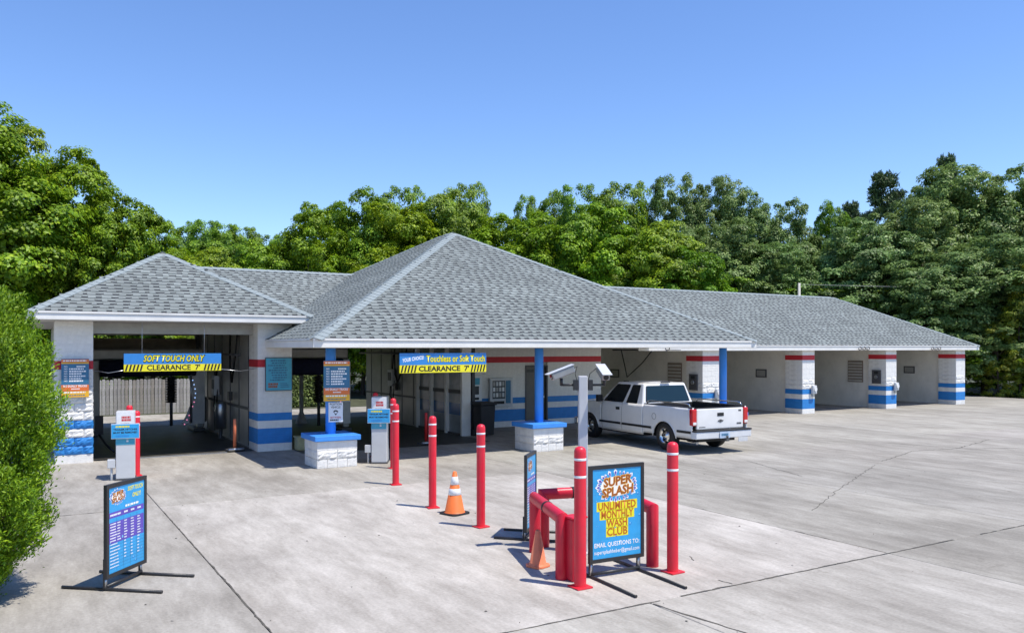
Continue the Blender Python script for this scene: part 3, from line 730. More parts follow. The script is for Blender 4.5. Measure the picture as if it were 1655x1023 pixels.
# ---- pay stations
def kiosk(x, y, h, rz, label, logo_red=True, w=.36):
    t = thing('pay_station', (x, y, 0), label, 'pay station', rz, 'white and blue pay stations')
    MB().box(-w / 2, w / 2, -.2, .28, .03, h).build('cabinet', LGREY, t, bevel=.012)
    MB().box(-w / 2 - .02, w / 2 + .02, -.22, .30, 0, .03).build('plinth', DARKG, t)
    f = MB().box(-w / 2 + .004, w / 2 - .004, -.206, -.2, h * .52, h * .78).build('blue_panel', SIGNM, t)
    MB().box(-w / 2 + .012, w / 2 - .012, -.208, -.2, h * .785, h * .985).build('screen_panel', SIGNW, t)
    MB().prism([(-.195, h * .52), (.275, h * .56), (.275, h * .78), (-.195, h * .66)], 'x', -w / 2 - .005, -w / 2 + .001).build('side_graphic', SIGNM, t)
    MB().box(-w / 2 - .004, -w / 2 + .001, -.15, .2, h * .82, h * .95).build('side_graphic', SIGNW, t)
    bars(t, -w * .2, w * .38, h * .86, h * .94, 2, -.2095, INKR, 3, .8); bars(t, -w * .25, w * .38, h * .795, h * .84, 1, -.2095, INKB, 6, .7)
    m = MB()
    for k in range(4): m.box(w * .05, w * .16, -.212, -.2065, h * .56 + k * .06, h * .56 + k * .06 + .035)
    m.build('keypad', SIGNW, t)
    if logo_red: MB().box(-w / 2 - .16, -w / 2 - .01, -.18, -.06, .26, .44).tube([(-w / 2 - .085, -.12, 0), (-w / 2 - .085, -.12, .26)], .025, 8).build('outlet_box', LGREY, t, bevel=.01)
    s = MB().box(-w * .72, w * .72, -.25, -.24, h * .62, h * .82).build('notice', SIGNC, t)
    MB().box(-w * .74, w * .74, -.24, -.236, h * .61, h * .83).build('notice_edge', SIGNW, s)
    return t, w, h
for args in ((1.95, 19.0, 1.42, R(-8), 'left pay station in front of the soft touch bay'), (7.45, 18.55, 1.58, R(-28), 'middle pay station beside the first blue column')):
    t, w, h = kiosk(*args); z = h * .72
    bars(t, -w * .5, w * .5, h * .77, h * .805, 1, -.2515, SIGNY, 2, .7)
    text(t, 'TRAILER HITCHES', .05, 0, h * .745, -.2515, INKK, .0015, width=w * 1.25)
    text(t, 'MUST BE REMOVED', .05, 0, h * .70, -.2515, INKK, .0015, width=w * 1.25)
    bars(t, -w * .5, w * .5, h * .635, h * .67, 1, -.2515, SIGNB, 8, .6)

# ---- hanging clearance banners
def hazard(parent, x0, x1, z0, z1, y, n, mat):
    m = MB(); st = (x1 - x0) / n
    for k in range(n):
        a = x0 + k * st; m.quad((a, y, z0), (a + st * .5, y, z0), (a + st, y, z1), (a + st * .5, y, z1))
    return m.build('hazard_stripes', mat, parent)
def banner(x0, x1, y, z0, z1, label, ceil):
    t = thing('hanging_banner', ((x0 + x1) / 2, y, z0), label, 'sign', 0, 'hanging clearance banners'); w = x1 - x0; h = z1 - z0
    MB().box(-w / 2, w / 2, -.02, .02, h * .40, h).build('blue_panel', SIGNB, t)
    MB().box(-w / 2, w / 2, -.02, .02, 0, h * .395).build('yellow_panel', SIGNY, t)
    for xx in (-w * .32, w * .32): MB().tube([(xx, 0, h), (xx, 0, ceil - z0)], .006, 6).build('hanger', STEEL, t)
    hazard(t, -w / 2 + .02, -w * .31, .01, h * .385, -.0215, 5, INKK); hazard(t, w * .31, w / 2 - .02, .01, h * .385, -.0215, 5, INKK)
    return t, w, h
t, w, h = banner(2.17, 4.40, 21.58, 2.18, 2.61, 'blue and yellow banner hanging over the left soft touch bay', 3.38)
text(t, 'SOFT TOUCH ONLY', .22, 0, h * .69, -.0215, INKK, .016, .25, 1.44, sy=1.05); text(t, 'SOFT TOUCH ONLY', .21, -.006, h * .70, -.024, SIGNY, .004, .25, 1.40)
text(t, "CLEARANCE  7'", .16, 0, h * .19, -.0215, INKK, .004, 0, 1.22, sy=1.1)
for xx, x1 in ((-w / 2, -w / 2 - .62), (w / 2, w / 2 + 1.05)):
    MB().tube([(xx, 0, .03), ((xx + x1) / 2, .2, -.03), (x1, .55, .03)], .008, 6).build('tie_cord', STEEL, t)
t, w, h = banner(7.72, 10.05, 18.0, 2.15, 2.62, 'blue and yellow banner offering touchless or soft touch, under the centre eave', 2.745)
text(t, 'YOUR CHOICE!', .12, -w * .355, h * .70, -.0215, INKW, .003, .25, .56, rot=.14)
text(t, 'Touchless or Soft Touch', .22, w * .14, h * .70, -.0215, INKK, .012, 0, 1.62); text(t, 'Touchless or Soft Touch', .22, w * .14, h * .70, -.024, SIGNY, .005, 0, 1.60)
text(t, "CLEARANCE  7'", .17, 0, h * .19, -.0215, INKK, .006, 0, 1.36)

# ---- rule boards
def rule_board(x, y, z0, w, h, label, rz=0):
    t = thing('rule_board', (x, y, z0), label, 'sign', rz, 'orange and teal vehicle rule boards')
    MB().box(-w / 2, w / 2, -.012, .012, 0, h).build('board', SIGNT, t)
    def band(a, b, mat): MB().quad((-w / 2, -.0135, h * a), (w / 2, -.0135, h * a), (w / 2, -.0135, h * b), (-w / 2, -.0135, h * b)).build('colour_band', mat, t)
    band(.91, .985, SIGNO); band(.87, .905, SIGNA); band(.17, .33, SIGNO); band(.01, .165, SIGNA)
    bars(t, -w * .44, w * .44, h * .92, h * .975, 1, -.015, INKW, 31, .6)
    for i in range(7):
        z = h * (.80 - i * .062)
        text(t, 'NO', h * .05, -w * .34, z, -.015, INKW, .001)
        bars(t, -w * .22 if i else w * .05, w * .40, z - h * .022, z + h * .022, 1, -.015, INKW, 50 + i, .8)
    text(t, 'NO DUALLY TRUCKS', h * .075, 0, h * .295, -.015, INKW, .002, 0, w * .86)
    bars(t, -w * .14, w * .22, h * .21, h * .24, 1, -.015, INKW, 61, .8); bars(t, -w * .42, w * .42, h * .115, h * .155, 1, -.015, INKW, 62, .8); bars(t, -w * .36, w * .42, h * .04, h * .08, 1, -.015, SIGNT, 63, .6)
    return t
rule_board(1.17, 22.04, 1.57, .58, .92, 'rule board on the left white pier beside the evergreen shrub')
rule_board(6.38, 18.56, 1.50, .60, .95, 'rule board strapped to the first blue column', R(-10))
# aqua board on the second pier
t = thing('notice_board', (5.98, 22.04, 1.62), 'aqua notice board with dark lettering on the pier between the wash bays', 'sign')
MB().box(-.34, .34, -.012, .012, 0, .85).build('board', SIGNM, t)
MB().box(-.36, .36, -.006, .014, -.02, .0).box(-.36, .36, -.006, .014, .85, .87).box(-.36, -.34, -.006, .014, 0, .85).box(.34, .36, -.006, .014, 0, .85).build('frame', DARKG, t)
bars(t, -.29, .29, .24, .82, 9, -.0135, SIGNT, 12, .55, lead=.15)
bars(t, -.28, -.02, .06, .2, 2, -.0135, INKB, 15, .8); bars(t, .04, .28, .06, .2, 3, -.0135, SIGNT, 17, .5)
# small white position sign
t = thing('position_sign', (6.36, 18.57, 1.02), 'small white sign asking to position the vehicle, under the column rule board', 'sign', R(-10))
MB().box(-.165, .165, -.008, .008, 0, .46).build('board', SIGNW, t)
text(t, 'POSITION', .07, 0, .415, -.0095, INKK, .001, 0, .27); text(t, 'VEHICLE', .07, 0, .345, -.0095, INKK, .001, 0, .22)
m = MB(); m.add([(.06 * math.cos(a * .524), -.0095, .23 + .05 * math.sin(a * .524)) for a in range(7)], [tuple(range(7))]); m.add([(-.045, -.0095, .222), (.045, -.0095, .222), (0, -.0095, .155)], [(0, 1, 2)]); m.build('symbol', INKK, t)
m = MB(); m.add([(.03 * math.cos(a * .524), -.0105, .222 + .025 * math.sin(a * .524)) for a in range(12)], [tuple(range(12))]); m.build('symbol', SIGNW, t)
text(t, 'BETWEEN', .06, 0, .105, -.0095, INKR, .001, 0, .24); bars(t, -.13, .13, .03, .07, 1, -.0095, INKK, 5, .8)

# ---- wash gantries
LEDS = [mk('led_blue', (.35, .55, .95), .3, emit=1.2), mk('led_pink', (.85, .25, .45), .3, emit=1.0)]
def gantry(xl, xr, y, H, label, dots):
    t = thing('wash_gantry', (0, y, .006), label, 'wash machine', group='rollover wash gantries')
    MB().box(xl, xl + .45, 0, .7, .12, H).build('tower', PANELG, t, bevel=.03)
    MB().box(xr - .22, xr, 0, .7, .12, H).build('tower', PANELG, t, bevel=.03)
    MB().box(xl, xr, .1, .6, H, H + .35).build('top_beam', PANELG, t, bevel=.05)
    for x in (xl + .2, xr - .2):
        MB().box(x - .18, x + .18, -.3, 1.0, .02, .12).build('track_shoe', DARKG, t, bevel=.02)
    # curved light panel beside the right tower
    pz = []
    for k in range(15):
        z = .25 + (H - .35) * k / 14; pz.append((xr - .38 - .34 * abs(2 * k / 14 - 1) ** 1.6, z))
    poly = [(xr, .25), (xr, H - .1)] + [(x, z) for x, z in reversed(pz)]
    MB().prism(poly, 'y', -.08, -.02).build('light_panel', mk('panel_mid', (.7, .7, .7), .4, .1, 3, dirt=.2), t)
    md = [MB(), MB()]
    for k, (x, z) in enumerate(pz):
        if k % 1 == 0:
            md[0 if z > H * .42 else 1].add([(x + .09 + .018 * math.cos(a * 1.05), -.085, z + .018 * math.sin(a * 1.05)) for a in range(6)], [tuple(range(6))])
    for mm, lm in zip(md, LEDS): mm.build('indicator_lights', lm, t)
    # vertical brush, a stack of felt discs
    bx = xr - 1.0
    bpro = []
    for k in range(16):
        z = .95 + k * (H - 1.5) / 16; bpro += [(.09, z), (.17, z + .015), (.18, z + .04), (.09, z + .055)]
    MB().lathe(bpro, bx, .15, 16).build('side_brush', BLACK, t)
    MB().tube([(bx, .15, .2), (bx, .15, H)], .05, 10).build('brush_shaft', STEEL, t)
    m = MB(); m.tube([(xl + .45, -.1, H - .25), (xr - .3, -.1, H - .25)], .27, 18); m.build('top_brush', NAVY, t)
    MB().tube([(xr - .45, -.2, .3), (xr - .45, -.2, H - .1)], .035, 8).build('hose_pipe', STEEL, t)
    return t
gantry(1.75, 5.30, 28.6, 2.35, 'grey rollover wash gantry with lights inside the left bay', 1)
gantry(6.75, 9.45, 26.2, 2.38, 'grey rollover wash gantry with lights inside the middle bay', 1)
# pipes and hoses inside the bays
for nm, lab, x, y, pts in (('left', 'black hose looping down the right wall of the left bay', 5.40, 24.2, [(0, 0, 3.3), (-.02, .25, 2.5), (-.04, .6, 1.75), (-.03, .9, 2.2), (0, 1.0, 3.3)]),
                      ('mid', 'black hose drooping from the wall of the middle bay', 11.86, 27.0, [(0, 0, 2.7), (-.03, .3, 2.0), (-.05, .7, 1.5), (-.03, 1.0, 1.8), (0, 1.1, 2.7)])):
    t = thing('wall_hose', (x, y, 0), lab, 'hose', group='hoses on the wash bay walls')
    MB().tube(pts, .028, 8).build('hose', BLACK, t); MB().box(-.06, .05, .9, 1.1, 1.2, 1.45).build('hose_clip', BLACKM, t)
    MB().tube([(-.08, -.6, 2.55), (-.08, 4.5, 2.55)], .035, 8).build('pipe', DARKG, t)
# roll-up door drum at the rear of the left bay
t = thing('rollup_door', (3.5, 30.6, 2.85), 'beige rolled-up door drum at the rear of the left bay', 'door')
MB().tube([(-1.85, 0, 0), (1.85, 0, 0)], .22, 20).build('roll', mk('beige_vinyl', (.30, .25, .18), .5, .15, 3, dirt=.3), t)
MB().box(-1.98, -1.86, -.15, .15, -.25, .35).box(1.86, 1.98, -.15, .15, -.25, .35).build('bracket', DARKG, t)
# sensor post in the middle bay
t = thing('sensor_post', (8.85, 29.6, .006), 'slim grey sensor post with flared foot at the rear of the middle bay', 'post')
MB().lathe([(.22, 0), (.10, .35), (.075, .4), (.07, 1.85), (0, 1.87)], n=12).build('post', LGREY, t); MB().box(-.2, .2, -.06, .06, 1.78, 1.86).build('arm', LGREY, t)
# wall units in the bays
def wall_unit(x, y, z, label, s=1.):
    t = thing('wall_unit', (x, y, z), label, 'equipment box', R(-90), 'equipment boxes on the bay walls')
    MB().box(-.22 * s, .22 * s, -.16, 0, 0, .62 * s).build('case', LGREY, t, bevel=.02); MB().box(-.14 * s, .14 * s, -.175, -.16, .2 * s, .5 * s).build('face', DARKG, t)
    MB().tube([(-.05, -.1, 0), (-.05, -.12, -.35), (.15, -.1, -.55), (.25, -.1, -.3), (.2, -.06, .2)], .022, 8).build('hose', BLACK, t)
    MB().tube([(.1, -.08, .6 * s), (.12, -.06, 1.15)], .03, 8).build('conduit', BLACK, t)
wall_unit(5.46, 27.2, 1.25, 'grey equipment box with hose on the left bay wall')
wall_unit(11.9, 28.3, 1.35, 'grey equipment box with hose on the middle bay wall')
for k, yy in enumerate((25.9, 28.9)):
    t = thing('dryer_drum', (5.27, yy, 0), ('nearer' if k == 0 else 'farther') + ' upright metal drum against the left bay wall', 'drum', group='upright drums on the bay wall')
    MB().lathe([(0, .3), (.17, .3), (.17, 1.05), (.14, 1.1), (0, 1.1)], n=16).build('shell', STEEL, t); MB().lathe([(.05, 0), (.05, .3)], n=8).build('stand', DARKG, t)
MB_ = MB().box(2.6, 4.7, 22.28, 22.34, .002, .03); tag(MB_.build('guide_rail', STEEL), 'thin bright metal guide rail across the left bay threshold', 'rail')
t = thing('bucket', (6.62, 21.9, 0), 'square yellowed plastic tub beside the striped pier', 'tub'); MB().prism([(-.22, -.17), (.22, -.17), (.22, .17), (-.22, .17)], 'z', .0, .36).build('body', mk('tub_yellow', (.42, .38, .2), .5, .15, 4, dirt=.4), t, bevel=.04); MB().box(-.24, .24, -.19, .19, .34, .38).build('rim', mk('tub_yellow', (.4, .36, .2)), t)
# mat / pad in front left bay
t = thing('traffic_flap', (1.85, 24.3, 0), 'black flexible flap on a short arm inside the left pier', 'flap'); MB().box(-.1, .1, -.02, .02, .45, .95).build('flap', BLACK, t); MB().tube([(0, 0, .45), (.15, -.3, .2), (.3, -.6, .05)], .03, 8).build('arm', BLACKM, t)

# ---- office wall furniture
t = thing('vending_machine', (14.28, 24.58, .72), 'grey vending machine set in the office wall left of the door', 'vending machine')
MB().box(-.45, .45, -.12, .0, 0, 1.0).build('case', LGREY, t, bevel=.015)
MB().box(-.36, .14, -.13, -.12, .28, .9).build('display', DARKG, t); MB().box(.17, .36, -.135, -.12, .12, .9).build('control_panel', SIGNT, t)
for i in range(4):
    for k in range(3): MB().box(-.34 + i * .12, -.26 + i * .12, -.136, -.13, .34 + k * .19, .48 + k * .19).build('product', (LGREY, SIGNW, PANELG)[(i + k) % 3], t)
MB().box(-.30, .10, -.135, -.12, .1, .2).build('slot', BLACK, t)
t = thing('bill_changer', (13.3, 24.58, .95), 'narrow white bill changer on the office wall behind the black bin', 'bill changer')
MB().box(-.22, .22, -.1, 0, 0, .85).build('case', SIGNW, t, bevel=.01); MB().box(-.13, .13, -.11, -.1, .55, .78).build('screen', SIGNM, t); MB().box(-.15, .1, -.11, -.1, .22, .5).build('keypad', BLACKM, t); MB().box(-.05, .1, -.11, -.1, .04, .12).build('slot', BLACK, t)
t = thing('trash_bin', (12.42, 22.35, 0), 'black wheeled trash bin beside the white divider post', 'bin')
MB().prism([(-.22, .06), (.22, .06), (.27, .98), (-.27, .98)], 'y', -.25, .27).build('body', BLACK, t, bevel=.03); MB().prism([(-.3, .98), (.3, .98), (.27, 1.07), (-.27, 1.07)], 'y', -.3, .32).build('lid', BLACK, t, bevel=.02)
for sx in (-1, 1): MB().tube([(sx * .18, .27, .1), (sx * .24, .27, .1)], .1, 14).build('wheel', BLACKM, t)

# ---- self-service bay fittings
ORD = ('first', 'second', 'third', 'last')
for i, (a, b) in enumerate(PX):
    if i < 3:
        if i != 1:
            t = thing('coin_meter', (a - .02, 23.55, 1.12), ('left' if i == 0 else 'right') + ' one of the two dark coin meter plates on the self-service piers', 'meter', R(-90), 'coin meters on the piers')
            MB().box(-.22, .22, -.06, 0, 0, .62).build('plate', DARKG, t, bevel=.01); MB().tube([(0, -.06, .3), (0, -.10, .3)], .08, 12).build('dial', STEEL, t); MB().box(-.1, .1, -.07, -.06, .45, .55).build('display', BLACK, t)
            t = thing('price_board', (a + .11, 24.75, 1.15), ('left' if i == 0 else 'right') + ' one of the two ribbed price boards on the bay side walls', 'sign', R(-90), 'price boards in the self-service bays')
            MB().box(-.4, .4, -.03, 0, 0, 1.0).build('board', mk('board_brown', (.20, .16, .13), .5), t)
            for k in range(7): MB().box(-.37, .37, -.045, -.03, .04 + k * .135, .11 + k * .135).build('slat', mk('slat_grey', (.42, .40, .36), .5), t)
        t = thing('vacuum_box', (b - .16, 23.06, .82), ORD[i] + ' white outlet box from the left, low on a self-service pier', 'outlet box', 0, 'outlet boxes on the piers')
        MB().box(-.13, .13, -.12, 0, 0, .36).build('box', LGREY, t, bevel=.03); MB().tube([(0, -.12, .2), (0, -.16, .2)], .09, 12).build('cover', SIGNW, t); MB().box(-.05, .05, -.05, 0, -.12, 0).build('conduit', STEEL, t)
    if i != 2:
        t = thing('wall_plate', (a + .11, (28.6, 25.4, 0, 25.6)[i], 1.45), {0: 'leftmost', 1: 'middle', 3: 'rightmost'}[i] + ' small grey instruction plate on a bay side wall', 'sign', R(-90), 'instruction plates in the bays')
        MB().box(-.3, .3, -.03, 0, 0, .36).build('plate', DARKG, t); MB().box(-.24, .24, -.036, -.03, .05, .31).build('face', PANELG, t)
    if i in (0, 3):
        t = thing('hose_boom', (a - .05, 26.2, 0), ('first' if i == 0 else 'last') + ' overhead boom with a black hose drooping down the bay wall', 'hose', group='overhead hoses in the bays')
        MB().tube([(-1.6, .3, 2.66), (0, .3, 2.66)], .025, 8).build('boom', BLACKM, t)
        if i == 0: MB().tube([(-.1, -.4, 2.66), (-.08, .3, 2.1), (-.05, .9, 1.75), (-.05, 1.3, 1.5), (-.05, 1.5, 2.1), (-.05, 1.7, 2.66)], .022, 8).build('hose', BLACK, t)
        else: MB().tube([(0, .3, 2.66), (.03, .6, 1.9), (.03, 1.0, 1.2), (.03, 1.15, .8), (.03, 1.0, .62), (.03, .85, .75), (.03, .95, 1.15), (.03, 1.4, 1.3)], .022, 8).build('hose', BLACK, t)
        MB().box(.0, .06, 1.3, 1.6, 1.2, 1.34).build('hose_hook', BLACKM, t)
t = thing('floor_hose', (28.75, 25.6, 0), 'black hose and gun holder low on the wall right of the second pier', 'hose')
MB().tube([(.1, -1, .3), (.05, -.9, .7), (.2, -.6, .95), (.35, -.2, .9), (.4, 0, .5), (.2, .1, .3), (.1, -.1, .35)], .025, 8).build('hose', BLACK, t); MB().box(-.05, .3, -.3, -.2, 1.2, 1.35).build('holder', BLACKM, t)
for k, x in enumerate((20.6, 31.6, 36.9)):
    t = thing('eave_hook', (x, 22.86, 2.66), ('leftmost', 'middle', 'rightmost')[k] + ' black scrolled bracket on the long eave', 'bracket', group='scrolled brackets along the eave')
    for q in range(3 if k else 1):
        pts = [(q * .28 - .25 + .10 * math.sin(a * .5), -.02, .06 + .06 * math.cos(a * .5)) for a in range(11)]
        MB().tube(pts, .016, 6).build('scroll', BLACKM, t)
    MB().box(-.32, .4, -.03, -.015, 0, .02).build('strap', BLACKM, t)

# ---- wooden fence behind the left bay, hedge wall and utility pole
t = thing('picket_fence', (0, 38.2, -.14), 'weathered grey board fence seen through the left bay', 'fence')
WOOD2 = mk('fence_wood_pale', (.40, .38, .35), .85, .3, 7, .5, 40, dirt=.3); WOOD3 = mk('fence_wood_brown', (.28, .25, .21), .85, .3, 7, .5, 40, dirt=.3)
fm = [MB().prism([(-.062, 0), (.062, 0), (.062, 1.5 + d_), (.04, 1.54 + d_), (-.04, 1.54 + d_), (-.062, 1.5 + d_)], 'y', -.01, .012).mesh('board', wm) for d_, wm in ((0, WOODF), (.03, WOOD2), (-.02, WOOD3), (.05, WOODF), (.0, WOOD2), (.02, WOOD3))]
rnd = random.Random(8)
for k in range(52):
    inst('board', fm[rnd.randrange(len(fm))], t, (1.2 + k * .145, rnd.uniform(-.012, .012), 0), (0, 0, rnd.uniform(-.04, .04)))
for z in (.4, 1.2): MB().box(1.1, 8.8, .02, .06, z, z + .09).build('fence_rail', WOODF, t)
for k in range(4): MB().box(1.2 + k * 2.4, 1.3 + k * 2.4, .062, .16, 0, 1.5).build('fence_post', WOODF, t)
t = thing('utility_pole', (39.9, 33.2, -.03), 'pale utility pole peeking above the long roof ridge', 'utility pole')
MB().lathe([(.12, 0), (.075, 6.62), (0, 6.64)], n=10).build('pole', mk('pole_grey', (.5, .48, .44), .8, .15, 4), t)
cbl = MB(); cbl.tube([(19.0 * k / 20, -13.5 * k / 20, 6.55 - .25 * math.sin(math.pi * k / 20)) for k in range(21)], .011, 5); cbl.build('cable', mk('cable_grey', (.3, .3, .3), .6), t)

# ================================================================== PICKUP TRUCK (local +y forward, origin under the rear axle centre)
trk = thing('pickup_truck', (15.84, 16.80, 0), 'white extended-cab pickup truck parked nose-in under the centre eave', 'truck', R(-3))
GAPM = mk('seam_black', (.02, .02, .02), .6)
def sidex(z, y):
    # half width as a function of height and length
    w = .965
    if z < .62: w -= .055 * ((.62 - z) / .3) ** 1.5 if z > .32 else .055
    elif z > .98: w -= .045 * ((z - .98) / .30) ** 1.4
    if y > 3.9: w -= .10 * ((y - 3.9) / .55) ** 1.8
    if y < -.95: w -= .02 * ((-.95 - y) / .2)
    return w
WH = [(0, .385), (3.6, .385)]
def arch(y, lo):
    z = lo
    for wy, wz in WH:
        d = abs(y - wy); ra = .49
        if d < ra: z = max(z, wz - .02 + math.sqrt(ra * ra - d * d) * .98)
    return z
def side_panel(name, y0, y1, top, lo, nz=9, step=.035):
    ys = set([y0, y1])
    n = int((y1 - y0) / step)
    for k in range(n + 1): ys.add(y0 + (y1 - y0) * k / n)
    for wy, _ in WH:
        for e in (-.4899, .4899):
            if y0 < wy + e < y1: ys.add(wy + e)
    ys = sorted(ys); out = []
    for s in (-1, 1):
        m = MB(); k0 = 0
        for y in ys:
            zb = arch(y, lo(y) if callable(lo) else lo); zt = top(y) if callable(top) else top
            for j in range(nz + 1):
                z = zb + (zt - zb) * j / nz; m.v.append((s * sidex(z, y), y, z))
        for i in range(len(ys) - 1):
            for j in range(nz):
                a = i * (nz + 1) + j; m.f.append((a, a + nz + 1, a + nz + 2, a + 1)); m.m.append(0); m.sm.append(True)
        o = m.build(name, TAPB, trk)
        sol = o.modifiers.new('s', 'SOLIDIFY'); sol.thickness = .035; sol.offset = -1 if s < 0 else -1
        out.append(o)
    return out
BED0, BED1 = -1.12, .93
BT = 1.265
side_panel('bed_side', BED0, BED1, BT, .47)
side_panel('cab_side', .96, 2.98, lambda y: 1.235, .40)
def ftop(y): return 1.235 - .12 * max(0, (y - 2.98) / 1.5) ** 1.3 if y > 2.98 else 1.235
side_panel('front_fender', 2.995, 4.42, ftop, .42)
# hood, cowl, nose
m = MB(); rows = []
for y in np.linspace(2.95, 4.42, 12):
    for k in range(11):
        u = -1 + 2 * k / 10; m.v.append((u * (sidex(1.2, y) - .012), y, ftop(y) + .02 + .05 * (1 - u * u)))
for i in range(11):
    for k in range(10): m.f.append((i * 11 + k, i * 11 + k + 1, (i + 1) * 11 + k + 1, (i + 1) * 11 + k)); m.m.append(0); m.sm.append(True)
m.build('hood', TAPB, trk)
MB().box(-.84, .84, 4.40, 4.43, .62, 1.10).build('grille', DARKG, trk); MB().box(-.92, .92, 4.38, 4.56, .42, .64).build('front_bumper', CHROME, trk, bevel=.03)
for s in (-1, 1): MB().box(s * .66 - .17, s * .66 + .17, 4.425, 4.45, .82, 1.0).build('headlight', LAMPW, trk)
# greenhouse
RZ = 1.84
B0 = [(-.905, 1.0, 1.225), (.905, 1.0, 1.225), (.905, 3.12, 1.225), (-.905, 3.12, 1.225)]
T0 = [(-.735, 1.17, RZ - .03), (.735, 1.17, RZ - .03), (.735, 2.40, RZ - .03), (-.735, 2.40, RZ - .03)]
m = MB(); m.add(B0 + T0, [(0, 1, 5, 4), (1, 2, 6, 5), (2, 3, 7, 6), (3, 0, 4, 7), (4, 5, 6, 7)])
cabo = m.build('cab', TAPB, trk, bevel=.05, seg=4)
m = MB()
for i, y in enumerate(np.linspace(1.20, 2.37, 8)):
    for k in range(9):
        u = -1 + 2 * k / 8; v = (y - 1.785) / .6; m.v.append((u * .70, y, RZ - .026 + .035 * (1 - u * u) * (1 - v * v * .8)))
for i in range(7):
    for k in range(8): m.f.append((i * 9 + k, i * 9 + k + 1, (i + 1) * 9 + k + 1, (i + 1) * 9 + k)); m.m.append(0); m.sm.append(True)
m.build('roof_panel', TAPB, trk)
MB().box(-.90, .90, .965, 1.03, .45, 1.24).build('cab_back', TAPB, trk, bevel=.02)
def face_pt(a, b, c, d, u, v, off):
    # bilinear on quad a(0,0) b(1,0) c(1,1) d(0,1)
    a, b, c, d = map(Vector, (a, b, c, d)); p = a * (1 - u) * (1 - v) + b * u * (1 - v) + c * u * v + d * (1 - u) * v
    n = (b - a).cross(d - a).normalized(); return p + n * off
def window(name, q, uv, off, mat, parent, rnd_=.06, frame=None):
    def rounded(uv, grow):
        us = [p[0] for p in uv]; cu = sum(us) / len(us); cv = sum(p[1] for p in uv) / len(uv); out = []
        n = len(uv)
        for i in range(n):
            p, pr, nx = Vector(uv[i]), Vector(uv[i - 1]), Vector(uv[(i + 1) % n])
            d0 = (pr - p); d1 = (nx - p); r0 = min(rnd_, d0.length * .4); r1 = min(rnd_, d1.length * .4)
            a_ = p + d0.normalized() * r0; b_ = p + d1.normalized() * r1
            for t_ in (0, .33, .67, 1): out.append((a_ * (1 - t_) + p * t_) * (1 - t_) + (p * (1 - t_) + b_ * t_) * t_)
        return [(cu + (p[0] - cu) * (1 + grow), cv + (p[1] - cv) * (1 + grow)) for p in out]
    if frame:
        pts = rounded(uv, frame); m = MB(); m.add([face_pt(*q, u, v, off - .003) for u, v in pts], [tuple(range(len(pts)))]); fr = m.build(name + '_seal', GAPM, parent)
    pts = rounded(uv, 0); m = MB(); m.add([face_pt(*q, u, v, off) for u, v in pts], [tuple(range(len(pts)))])
    return m.build(name, mat, parent)
window('rear_window', (B0[0], B0[1], T0[1], T0[0]), [(.07, .10), (.93, .10), (.94, .86), (.06, .86)], .006, GLASSB, cabo, .05, .035)
window('windshield', (B0[2], B0[3], T0[3], T0[2]), [(.05, .06), (.95, .06), (.95, .94), (.05, .94)], .006, GLASS, cabo, .05, .03)
qL = (B0[3], B0[0], T0[0], T0[3]); qR = (B0[1], B0[2], T0[2], T0[1])
# u along the left side runs front -> rear
window('door_window', qL, [(.10, .03), (.545, .03), (.545, .88), (.06, .88)], .006, GLASS, cabo, .05, .06)
window('quarter_window', qL, [(.635, .03), (.865, .03), (.90, .88), (.63, .88)], .006, GLASS, cabo, .05, .08)
window('door_window', qR, [(.455, .03), (.90, .03), (.94, .88), (.455, .88)], .006, GLASS, cabo, .05, .06)
window('quarter_window', qR, [(.135, .03), (.365, .03), (.37, .88), (.10, .88)], .006, GLASS, cabo, .05, .08)
MB().box(-.16, .16, 1.115, 1.16, RZ - .035, RZ + .015).build('third_brake_light', DARKG, trk, bevel=.01)
